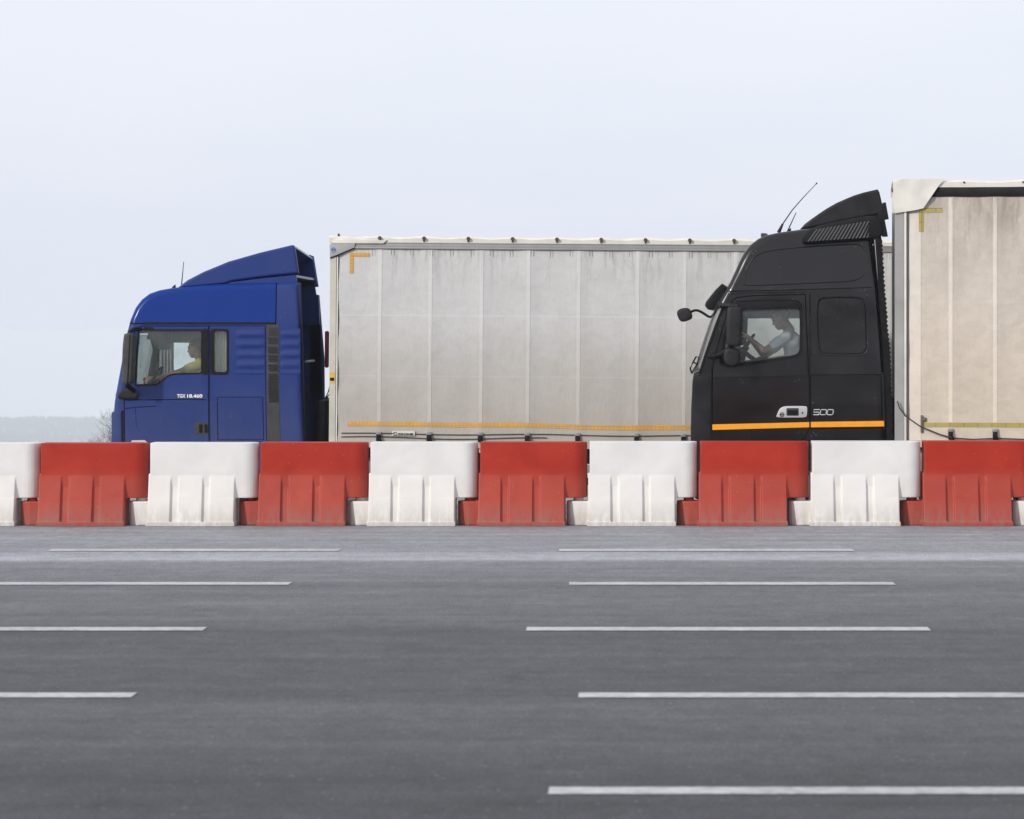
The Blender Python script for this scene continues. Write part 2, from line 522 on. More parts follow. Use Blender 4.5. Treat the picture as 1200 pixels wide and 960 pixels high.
red_barrier_m = barrier_mat('red_polyethylene', (.315, .014, .005), (.40, .027, .010), (.33, .10, .07))
white_barrier_m = barrier_mat('white_polyethylene', (.64, .63, .61), (.715, .705, .685), (.64, .59, .53))

def asphalt_mat():
    m, N, L, P = new_mat('asphalt')
    co = n_obj(N)
    sep = N.new('ShaderNodeSeparateXYZ'); L.new(co, sep.inputs[0])
    wob = n_noise(N, L, co, .5, 4, .6, 0, (.12, 1, 1))
    yy = n_math(N, L, 'ADD', sep.outputs[1], n_math(N, L, 'MULTIPLY', n_math(N, L, 'SUBTRACT', wob, .5), .5))
    t = n_math(N, L, 'DIVIDE', yy, 40.0)
    # worn lane strips, with grazing sheen of the far side also put into the tone
    def s(y, v): return (y / 40.0, v)
    base = n_ramp(N, L, t, [s(0, .064), s(13.2, .066), s(13.7, .084), s(15.6, .102), s(16.1, .080), s(18.5, .092), s(19.4, .086), s(20.0, .115), s(22.3, .142),
                            s(23.0, .122), s(23.4, .155), s(24.9, .185), s(25.35, .195), s(25.65, .36), s(26.2, .34), s(26.6, .255), s(29.4, .27), s(30.0, .25), s(33, .21)])
    streak = n_noise(N, L, co, 2.2, 5, .6, 0, (.035, 1.6, 1))
    base = n_mix(N, L, 1.0, base, n_ramp(N, L, streak, [(.3, .86), (.7, 1.12)]), 'MULTIPLY')
    mott = n_noise(N, L, co, 1.6, 8, .78, .4, (.8, 1, 1))
    base = n_mix(N, L, 1.0, base, n_ramp(N, L, mott, [(.32, .80), (.68, 1.16)]), 'MULTIPLY')
    fine = n_noise(N, L, co, 55, 4, .85, 0, (1, .38, 1))
    base = n_mix(N, L, 1.0, base, n_ramp(N, L, fine, [(.28, .58), (.5, 1), (.74, 1.55)]), 'MULTIPLY')
    mid = n_noise(N, L, co, 9, 6, .85, .2, (1, .4, 1))
    base = n_mix(N, L, 1.0, base, n_ramp(N, L, mid, [(.3, .80), (.7, 1.20)]), 'MULTIPLY')
    # sealed cracks
    cr = n_noise(N, L, co, .8, 9, .8, 1.5, (.25, 2.2, 1))
    base = n_mix(N, L, n_ramp(N, L, cr, [(.495, 0), (.5, .22), (.505, 0)]), base, (.04, .04, .042))
    # oil drips, small pale stones and stains
    v1 = N.new('ShaderNodeTexVoronoi'); v1.inputs['Scale'].default_value = 2.6; v1.inputs['Randomness'].default_value = 1; L.new(co, v1.inputs['Vector'])
    dr = n_math(N, L, 'MULTIPLY', n_ramp(N, L, v1.outputs['Distance'], [(.035, .55), (.09, 0)]), n_ramp(N, L, n_noise(N, L, co, .7, 3), [(.5, 0), (.56, 1)]))
    base = n_mix(N, L, dr, base, (.03, .03, .032))
    v2 = N.new('ShaderNodeTexVoronoi'); v2.inputs['Scale'].default_value = 9; L.new(co, v2.inputs['Vector'])
    base = n_mix(N, L, n_ramp(N, L, v2.outputs['Distance'], [(.05, .5), (.12, 0)]), base, (.30, .295, .285))
    base = n_mix(N, L, 1.0, base, (.985, 1.0, 1.065), 'MULTIPLY')
    L.new(base, P.inputs['Base Color'])
    P.inputs['Roughness'].default_value = .85
    P.inputs['Specular IOR Level'].default_value = .3
    L.new(n_bump(N, L, fine, .35, .006), P.inputs['Normal'])
    return m
asphalt = asphalt_mat()

def marking_mat():
    m, N, L, P = new_mat('road_paint')
    co = n_obj(N)
    n = n_noise(N, L, co, 16, 8, .85, .3, (.6, .7, 1))
    w2 = n_noise(N, L, co, .9, 4, .6, 0, (1, 1, 1))
    wear = n_math(N, L, 'ADD', n_ramp(N, L, n, [(.42, 0), (.66, .62)]), n_ramp(N, L, w2, [(.35, 0), (.7, .28)]), True)
    L.new(n_mix(N, L, wear, (.56, .56, .57), (.17, .17, .173)), P.inputs['Base Color'])
    P.inputs['Roughness'].default_value = .7
    return m
marking = marking_mat()
terrain_m = simple('dry_grassland', (.22, .21, .16), .95, var=.5, scale=.03)
far_foliage = simple('far_woodland', (.035, .045, .05), .95, var=.5, scale=.2)
bark = simple('bare_bark', (.10, .085, .075), .9, var=.35, scale=4)
skin_m = simple('skin', (.52, .31, .23), .55, var=.08, scale=10)
eye_m = simple('dark_eye', (.05, .035, .03), .3, var=.1)
hair_m = simple('dark_hair', (.03, .022, .018), .8, var=.3, scale=40)
yellow_cloth = simple('yellow_cloth', (.86, .74, .25), .85, var=.1, scale=8)
white_cloth = simple('white_cloth', (.80, .83, .86), .85, var=.1, scale=8)
jeans = simple('dark_trousers', (.05, .055, .075), .9, var=.2)

# ------------------------------------------------------------------ setting
def gz(y):
    pts = [(-300, 0), (30.9, 0), (31.7, -.15), (35.0, -.15), (35.8, -.5), (42, -.5), (60, -3.1), (120, -9), (450, -25), (1000, -53), (2000, -105), (3500, -150), (4600, -172), (5000, -160), (5400, -175), (6500, -220)]
    for (a, za), (b, zb) in zip(pts, pts[1:]):
        if y <= b: return za + (zb - za) * (y - a) / (b - a)
    return -220

def sheet(name, xs, ys, f, mat):
    bm = bmesh.new()
    g = [[bm.verts.new((x, y, f(x, y))) for x in xs] for y in ys]
    for j in range(len(ys) - 1):
        for i in range(len(xs) - 1):
            bm.faces.new((g[j][i], g[j][i + 1], g[j + 1][i + 1], g[j + 1][i]))
    return tag(obj(name, bm, mat, smooth=True, ang=60), kind='structure')

sheet('road', [-160, -40, 0, 40, 160], [-60, 0, 12, 25, 30.9, 31.7, 35, 35.8, 42], lambda x, y: gz(y), asphalt)
ys = [-300, -60, 0, 30, 41, 44, 60, 80, 120, 200, 300, 450, 600, 800, 1000, 1300, 1700, 2000, 2600, 3200, 3800, 4300, 4600, 4800, 5000, 5200, 5400, 5800, 6500]
xs = [-2400 + 100 * i for i in range(49)]
sheet('ground', xs, ys, lambda x, y: gz(y) - (.12 if y <= 44 else 0) + (0 if y < 300 else 3.5 * pnoise(Vector((x * .006, y * .004, 1)))), terrain_m)

# lane markings: (photo row, half width m, dashes)
F_ = FPX
rows = [(645, [(-540, -200), (58, 398), (655, 1000), (1255, 1600)]), (684.3, [(-750, -370), (-42, 340), (667, 1048), (1375, 1757)]),
        (737.6, [(-1080, -610), (-232, 240), (617, 1089), (1467, 1939)]), (815.3, [(-1290, -690), (-440, 157), (678, 1276), (1797, 2395)]),
        (927.4, [(-960, -160), (643, 1440), (2250, 3050)])]
thick = {645: .27, 684.3: .25, 737.6: .23, 815.3: .21, 927.4: .19}
for py, dashes in rows:
    D = CAMH * F_ / (py - 390)
    for a, b in dashes:
        bm = bmesh.new()
        n = 90
        w = thick[py] / 2
        # slightly ragged painted edge
        top = [(X(a, D) + (X(b, D) - X(a, D)) * i / n, D + w * 1.0 + random.uniform(-.005, .004)) for i in range(n + 1)]
        bot = [(X(a, D) + (X(b, D) - X(a, D)) * i / n, D - w * 1.0 + random.uniform(-.004, .005)) for i in range(n + 1)]
        tv = [bm.verts.new((x, y, .0045)) for x, y in top]; bv = [bm.verts.new((x, y, .0045)) for x, y in bot]
        for i in range(n): bm.faces.new((bv[i], bv[i + 1], tv[i + 1], tv[i]))
        tag(obj('lane_marking', bm, marking, smooth=False), kind='structure')

# ------------------------------------------------------------------ barriers
DB = 30.0
S = DB / FPX                      # metres per photo pixel at the barrier
def build_barrier_mesh():
    """local: x from the left end of the wall, y=0 the front foot line, z up; photo px 127 wide, 98 high"""
    H = .905
    bm = bmesh.new()
    L_ = 126.5 * S
    # upper tank, with a rounded right end that overhangs the next unit
    n = 14
    yc, hw = .26, .145
    zb, zt = 32.5 * S, H
    pl = [(0.002, yc - hw), ]
    rr = hw
    for k in range(n + 1):
        a = -PI / 2 + PI * k / n
        pl.append((L_ - rr * 1.0 + rr * math.cos(a), yc + hw * math.sin(a)))
    pl.append((0.002, yc + hw))
    a = [bm.verts.new((x, y, zb)) for x, y in pl]; b = [bm.verts.new((x, y, zt)) for x, y in pl]
    bm.faces.new(a[::-1]); bm.faces.new(b)
    for i in range(len(pl)):
        j = (i + 1) % len(pl); bm.faces.new((a[i], a[j], b[j], b[i]))
    # lower body, battered (recessed panels between the ribs)
    W = 100.5 * S
    def xprism(prof, x0, x1):
        p = [bm.verts.new((x0, y, z)) for y, z in prof]; q = [bm.verts.new((x1, y, z)) for y, z in prof]
        bm.faces.new(p); bm.faces.new(q[::-1])
        for i in range(len(prof)):
            j = (i + 1) % len(prof); bm.faces.new((p[j], p[i], q[i], q[j]))
    low = [(.040, .04), (.118, .44), (.128, .56), (.392, .56), (.402, .44), (.48, .04)]
    xprism(low, -.012, W)
    # plinth
    bm_box(bm, -.028, W + .004, 0.0, .52, 0, .045)
    # ribs, front and back
    for r0, r1 in ((0, 23.5), (35.5, 61), (72.5, 98.5)):
        x0, x1 = (r0 - 1.5) * S, r1 * S
        xprism([(.0, .0), (.118, .565), (.2, .565), (.2, .0)], x0, x1 + .012)
        xprism([(.32, .0), (.32, .565), (.402, .565), (.52, .0)], x0, x1 + .012)
    # low connector block on the left with its peg
    pl = []
    for k in range(9):
        a_ = PI / 2 + PI * k / 8
        pl.append((-.12 + .13 * math.cos(a_), .26 + .13 * math.sin(a_)))
    pl += [(0, .13), (0, .39)]
    a = [bm.verts.new((x, y, 0)) for x, y in pl]; b = [bm.verts.new((x, y, .262)) for x, y in pl]
    bm.faces.new(a[::-1]); bm.faces.new(b)
    for i in range(len(pl)):
        j = (i + 1) % len(pl); bm.faces.new((a[i], a[j], b[j], b[i]))
    r = bmesh.ops.create_cone(bm, cap_ends=True, segments=20, radius1=.058, radius2=.055, depth=.09)
    bmesh.ops.translate(bm, vec=(-.12, .26, .275), verts=r['verts'])
    me = remesh(bm, .0068, 2, 'barrier')
    # soft dents in the blow-moulded wall
    for v in me.vertices:
        if v.co.z > .3:
            d = .007 * pnoise(v.co * 2.4 + Vector((3, 0, 0))) + .0015 * pnoise(v.co * 7)
            v.co.y += d if v.co.y < .26 else -d
    return me
bmesh_src = build_barrier_mesh()
meshes = {}
for nm, mt in (('red', red_barrier_m), ('white', white_barrier_m)):
    me = bmesh_src.copy(); me.materials.clear(); me.materials.append(mt); finish_mesh(me, 60); meshes[nm] = me
bar = [(-210, 'red', 'red plastic road barrier beyond the left end, only its overhang touching the first white one'),
       (-82, 'white', 'white plastic barrier cut off by the left edge of the photo'),
       (48, 'red', 'leftmost red plastic barrier, just below the front bumper of the blue truck'),
       (176, 'white', 'white plastic barrier below the door of the blue truck'),
       (305, 'red', 'red plastic barrier below the gap between blue cab and grey trailer'),
       (434, 'white', 'white plastic barrier below the maker plate near the front of the grey trailer'),
       (562.5, 'red', 'red plastic barrier below the middle of the grey trailer curtain'),
       (691, 'white', 'white plastic barrier just left of the red one under the black truck door'),
       (820.5, 'red', 'red plastic barrier below the door of the black truck'),
       (951.5, 'white', 'white plastic barrier below the rear of the black cab'),
       (1083, 'red', 'red plastic barrier below the beige trailer curtain, rightmost of the red ones'),
       (1214.5, 'white', 'white plastic barrier at the right edge, only its low connector block showing')]
bar = bar[1:]
for i, (px, c, lab) in enumerate(bar):
    o = bpy.data.objects.new('traffic_barrier', meshes[c]); C.objects.link(o)
    nx = bar[i + 1][0] if i + 1 < len(bar) else px + 131.5
    k = (nx - px) / 129.0
    o.location = (X(px, DB + .13), DB + random.uniform(-.008, .012), 0.002)
    o.rotation_euler = (0, 0, R(random.uniform(-.7, .7)))
    o.scale = (k, 1, 1 + (px - 550) / 550 * .012)
    tag(o, lab, 'road barrier', 'red and white plastic barriers lined up along the road')

# ------------------------------------------------------------------ vehicle helpers
HW = 1.25                                    # half width of a vehicle
def tumble(root, zw, tuck, x1):
    """lean the sides inwards below the waistline, as pressed cab sides do"""
    skip = ('tyre', 'rim', 'chassis', 'fuel', 'driver', 'backrest', 'steering', 'mirror', 'dashboard', 'sleeper', 'blind', 'rubber', 'wiper')
    for o in root.children_recursive:
        if o.type != 'MESH' or o.name.startswith(skip): continue
        me = o.data
        zs = [v.co.z for v in me.vertices]
        if not zs or min(zs) >= zw - .001: continue
        bm = bmesh.new(); bm.from_mesh(me)
        if max(zs) > zw + .001:
            bmesh.ops.bisect_plane(bm, geom=bm.verts[:] + bm.edges[:] + bm.faces[:], plane_co=(0, 0, zw), plane_no=(0, 0, 1), dist=1e-5)
        for v in bm.verts:
            if v.co.z < zw and abs(v.co.y) > HW * .8: v.co.y *= 1 - tuck * (zw - v.co.z)
        bm.to_mesh(me); bm.free(); me.update()
        me.set_sharp_from_angle(angle=R(32))

class Veh:
    """D: distance of the near side; coordinates local to an Empty on the ground in the middle of the vehicle's width"""
    def __init__(s, name, D, px, ground, rot=0, yaw=0):
        s.D, s.g = D, ground
        s.ox = X(px, D)
        s.loc0 = Vector((s.ox, D + HW, ground)); s.yaw = yaw
        s.piv = Vector((s.ox, D, ground))
        s.root = empty(name, s.turn(s.loc0), (0, rot, yaw))
    def turn(s, p): return s.piv + Matrix.Rotation(s.yaw, 3, 'Z') @ (Vector(p) - s.piv)
    def p(s, px, py): return (X(px, s.D) - s.ox, Z(py, s.D) - s.g)
    def P(s, pts): return [s.p(*q) for q in pts]
    def x(s, px): return X(px, s.D) - s.ox
    def z(s, py): return Z(py, s.D) - s.g
    def m(s, npx): return npx * s.D / FPX

def wheel(root, x, z, y, out, r=.48):
    """tyre part with a rim sub-part; out=-1 near side, +1 far side"""
    w = .29
    bm = bmesh.new()
    y0, y1 = y, y - out * w
    prof = [(.28, y0), (r - .06, y0), (r - .015, y0 - out * .03), (r, y0 - out * .07), (r, y1 + out * .07), (r - .015, y1 + out * .03), (r - .06, y1), (.28, y1)]
    bm_lathe_y(bm, prof, x, z, 40)
    t = obj('tyre', bm, rubber, root)
    bm = bmesh.new()
    bm_lathe_y(bm, [(.10, y0 + out * .012), (.14, y0 - out * .02), (.22, y0 - out * .06), (.265, y0 - out * .02), (.279, y0 + out * .004), (.279, y1)], x, z, 28)
    for k in range(10):
        a = 2 * PI * k / 10
        bm_lathe_y(bm, [(.012, y0 - out * .05), (.012, y0 + out * .004)], x + .17 * math.cos(a), z + .17 * math.sin(a), 6)
    obj('rim', bm, steel, t)
    return t

def solid_cab(V, sil, seam_py, taper, bev, mats):
    bm = prism(sil, -HW, HW, bev, 6)
    zs = V.z(seam_py)
    bmesh.ops.bisect_plane(bm, geom=bm.verts[:] + bm.edges[:] + bm.faces[:], plane_co=(0, 0, zs), plane_no=(0, 0, 1))
    for v in bm.verts:
        if v.co.z > zs + 1e-4: v.co.y *= 1 - taper * (v.co.z - zs)
    bmesh.ops.triangulate(bm, faces=[f for f in bm.faces if len(f.verts) == 4])
    return temp(bm, mats)

def part_from(shell, poly, side, name, V, gap=.011, parent=None):
    """cut poly out of shell and return the slightly smaller matching panel. side -1 near, 1 far"""
    y0, y1 = (-HW - .3, -HW + .28) if side < 0 else (HW - .28, HW + .3)
    pc = clone(shell)
    boolean(pc, temp(prism(offset_poly(poly, gap), y0, y1), [dark_interior]), 'INTERSECT')
    boolean(shell, temp(prism(poly, y0, y1), [dark_interior]))
    return pc

def cut(o, poly, y0, y1, mat=None):
    return boolean(o, temp(prism(poly, y0, y1), [mat or dark_interior]))

def seal(V, poly, side, parent):
    """dark backing strip lying behind the shut line of a panel"""
    y = side * (HW - .045)
    c = [(x, y, z) for x, z in poly] + [(poly[0][0], y, poly[0][1])]
    bm = bmesh.new()
    for a, b in zip(c, c[1:]): bm_tube(bm, [a, b], .024, 6)
    obj('gap_backing', bm, simple_black, parent)  # dark strip added to stop light showing through the gap

def groove(o, V, pts, side=-1, w=.010, depth=.012):
    """thin recessed line along px points on the near side"""
    p = V.P(pts)
    for a, b in zip(p, p[1:]):
        a, b = Vector(a), Vector(b)
        d = (b - a).normalized(); n = Vector((-d.y, d.x)) * w / 2
        a2, b2 = a - d * w * .3, b + d * w * .3
        q = [tuple(a2 + n), tuple(b2 + n), tuple(b2 - n), tuple(a2 - n)]
        cut(o, q, -HW - .1, -HW + depth)
    return o

# ---------------------------------------------------------------- people
def capsule(bm, a, ra, b, rb, sub=2, flat=(1, 1, 1)):
    t = bmesh.new()
    for p, r in ((a, ra), (b, rb)):
        bmesh.ops.create_icosphere(t, subdivisions=sub, radius=r, matrix=Matrix.Translation(Vector(p)))
    h = bmesh.ops.convex_hull(t, input=t.verts[:])
    bmesh.ops.delete(t, geom=[g for g in h['geom_interior'] if isinstance(g, bmesh.types.BMVert)], context='VERTS')
    me = bpy.data.meshes.new('c'); t.to_mesh(me); t.free(); bm.from_mesh(me); bpy.data.meshes.remove(me)

def ell(bm, c, r, rot=0, sub=3):
    M = Matrix.Translation(Vector(c)) @ Matrix.Rotation(rot, 4, 'Y') @ Matrix.Diagonal((*r, 1))
    bmesh.ops.create_icosphere(bm, subdivisions=sub, radius=1, matrix=M)

def person(base, head, neck, hip, sh, el, hand, el2, hand2, tilt, shirt_m, label):
    """all joints in metres relative to base; the figure faces -x, near arm = -y. sh/el/hand near arm, el2/hand2 far arm."""
    root = empty('person', base)
    tag(root, label, 'person')
    V3 = Vector
    head, neck, hip, sh, el, hand, el2, hand2 = [V3(v) for v in (head, neck, hip, sh, el, hand, el2, hand2)]
    sh2 = V3((sh.x, -sh.y, sh.z))
    bm = bmesh.new()
    HM = Matrix.Translation(head) @ Matrix.Rotation(tilt, 4, 'Y') @ Matrix.Scale(1.08, 4)
    def hp(x, y, z): return HM @ V3((x, y, z))
    def hell(c, r):
        M = HM @ Matrix.Translation(V3(c)) @ Matrix.Diagonal((*r, 1))
        bmesh.ops.create_icosphere(bm, subdivisions=3, radius=1, matrix=M)
    hell((.012, 0, .03), (.098, .076, .088))                # cranium
    hell((-.028, 0, -.03), (.062, .06, .075))               # face
    hell((-.05, 0, -.085), (.034, .038, .026))              # chin
    capsule(bm, hp(-.082, 0, .010), .010, hp(-.096, 0, -.026), .0135)    # nose
    hell((-.078, 0, .026), (.022, .05, .012))               # brow
    hell((-.083, 0, -.058), (.012, .024, .007)); hell((-.080, 0, -.07), (.011, .02, .007))   # lips
    for s in (-1, 1): hell((.014, s * .078, -.008), (.018, .010, .030))  # ears
    chest = neck.lerp(hip, .35); waist = neck.lerp(hip, .72)
    capsule(bm, hp(.018, 0, -.05), .06, neck, .066)
    def torso(b, g):
        for s in (-1, 1):
            capsule(b, (neck.x, s * .05, neck.z - .03), .055 + g, (sh.x + .01, s * .155, sh.z - .01), .058 + g)
            capsule(b, (chest.x, s * .075, chest.z + .03), .105 + g, (waist.x, s * .055, waist.z), .10 + g)
            capsule(b, (waist.x, s * .055, waist.z), .10 + g, (hip.x, s * .08, hip.z), .11 + g)
            capsule(b, (sh.x + .01, s * .145, sh.z - .02), .062 + g, (chest.x, s * .09, chest.z), .10 + g)
        capsule(b, (neck.x, 0, neck.z - .04), .06 + g, (chest.x, 0, chest.z), .10 + g)
    torso(bm, 0)
    for a, b_, c in ((sh, el, hand), (sh2, el2, hand2)):
        capsule(bm, a, .055, b_, .041); capsule(bm, b_, .041, b_.lerp(c, .88), .026)
        d = (c - b_).normalized()
        w = b_.lerp(c, .9)
        capsule(bm, w, .026, w + d * .06 + V3((0, .012, 0)), .024)
        capsule(bm, w + V3((0, -.012, 0)), .02, w + d * .06 + V3((0, -.02, 0)), .022)
        k0 = w + d * .085
        # four fingers curling over the wheel rim, thumb on the inside
        side = V3((0, 1, 0))
        down = d.cross(side).normalized()
        if down.z > 0: down = -down
        for q, ln in enumerate((.034, .040, .037, .029)):
            b0 = k0 + side * (-.030 + .020 * q)
            p1 = b0 + d * ln * .9 + down * .006
            p2 = p1 + d * .010 + down * ln * .8
            p3 = p2 - d * .020 + down * .010
            capsule(bm, b0 - d * .02, .0105, p1, .0095, 1); capsule(bm, p1, .0095, p2, .009, 1); capsule(bm, p2, .009, p3, .008, 1)
        tb = w + d * .03 - side * .030
        t1 = tb + d * .03 - side * .012 + down * .022
        t2 = t1 + d * .028 + down * .018
        capsule(bm, tb, .014, t1, .012, 1); capsule(bm, t1, .012, t2, .0095, 1)
    knees, ankles = [], []
    for s in (-1, 1):
        h = V3((hip.x, s * .09, hip.z - .01)); kn = V3((hip.x - .44, s * .15, hip.z + .07)); an = V3((kn.x - .12, s * .14, kn.z - .42)); toe = an + V3((-.17, 0, -.05))
        capsule(bm, h, .088, kn, .058); capsule(bm, kn, .056, an, .038); capsule(bm, an + V3((.03, 0, -.04)), .035, toe, .026)
        knees.append((h, kn, an))
    me = remesh(bm, .0052, 2, 'body')
    body = link('body', me, skin_m, root, ang=80)
    # eyes
    for s in (-1, 1):
        b = bmesh.new(); bmesh.ops.create_icosphere(b, subdivisions=2, radius=.0115, matrix=Matrix.Translation(hp(-.074, s * .031, .006)))
        obj('eye', b, eye_m, body, ang=80)
    # hair
    b = bmesh.new()
    M = HM @ Matrix.Translation(V3((.017, 0, .033))) @ Matrix.Diagonal((.101, .0795, .090, 1))
    bmesh.ops.create_icosphere(b, subdivisions=4, radius=1, matrix=M)
    inv = HM.inverted()
    dele = []
    for v in b.verts:
        q = inv @ v.co
        if (q.x < -.045 and q.z < .075) or (q.x < -.0 and q.z < .03) or (q.x < .04 and q.z < -.02) or q.z < -.05: dele.append(v)
        else: v.co += (v.co - HM @ V3((.02, 0, .03))).normalized() * (.004 * pnoise(v.co * 60))
    bmesh.ops.delete(b, geom=dele, context='VERTS')
    obj('hair', b, hair_m, body, ang=80)
    # clothes
    b = bmesh.new(); torso(b, .012)
    for a, e in ((sh, el), (sh2, el2)):
        capsule(b, a, .068, a.lerp(e, .62), .060)
    sm = remesh(b, .007, 3, 'shirt')
    for v in sm.vertices: v.co += Vector((1, 1, 1)) * 0 + v.normal * (.006 * pnoise(v.co * 14))
    link('shirt', sm, shirt_m, body, ang=80)
    b = bmesh.new()
    for h, kn, an in knees: capsule(b, h, .10, kn, .07); capsule(b, kn, .068, an + V3((0, 0, .05)), .055)
    capsule(b, (hip.x, -.07, hip.z - .02), .125, (hip.x, .07, hip.z - .02), .125)
    link('trousers', remesh(b, .008, 2, 'trousers'), jeans, body, ang=80)
    return root

def seat_and_wheel(V, sx, sz, wc, wr, wtilt, ycen):
    """driver's seat, steering wheel and dashboard as parts of the cab. sx,sz seat squab front/top in local metres"""
    bm = bmesh.new()
    bm_box(bm, sx - .12, sx + .40, ycen - .26, ycen + .26, sz - .16, sz, .05, 3)
    s = obj('driver_seat', bm, dark_interior, V.root)
    bm = bmesh.new()
    M = Matrix.Translation((sx + .40, ycen, sz)) @ Matrix.Rotation(R(9), 4, 'Y')
    bm_box(bm, -.06, .06, -.25, .25, -.02, .55, .05, 3, M)
    obj('backrest', bm, dark_interior, s)
    bm = bmesh.new()
    M = Matrix.Translation(Vector(wc)) @ Matrix.Rotation(wtilt, 4, 'Y')
    pts = [M @ Vector((wr * math.cos(2 * PI * k / 36), wr * math.sin(2 * PI * k / 36), 0)) for k in range(37)]
    bm_tube(bm, pts, .017, 8)
    for k in range(3):
        a = 2 * PI * k / 3 + .5
        bm_tube(bm, [M @ Vector((0, 0, -.03)), M @ Vector((wr * math.cos(a), wr * math.sin(a), 0))], .014, 6)
    r = bmesh.ops.create_cone(bm, cap_ends=True, segments=20, radius1=.08, radius2=.07, depth=.05, matrix=M @ Matrix.Translation((0, 0, -.03)))
    bm_tube(bm, [M @ Vector((0, 0, -.05)), M @ Vector((0, 0, -.42))], .028, 10)
    obj('steering_wheel', bm, dark_interior, V.root)

simple_black = simple('void_black', (.006, .006, .007), .85, var=.1)
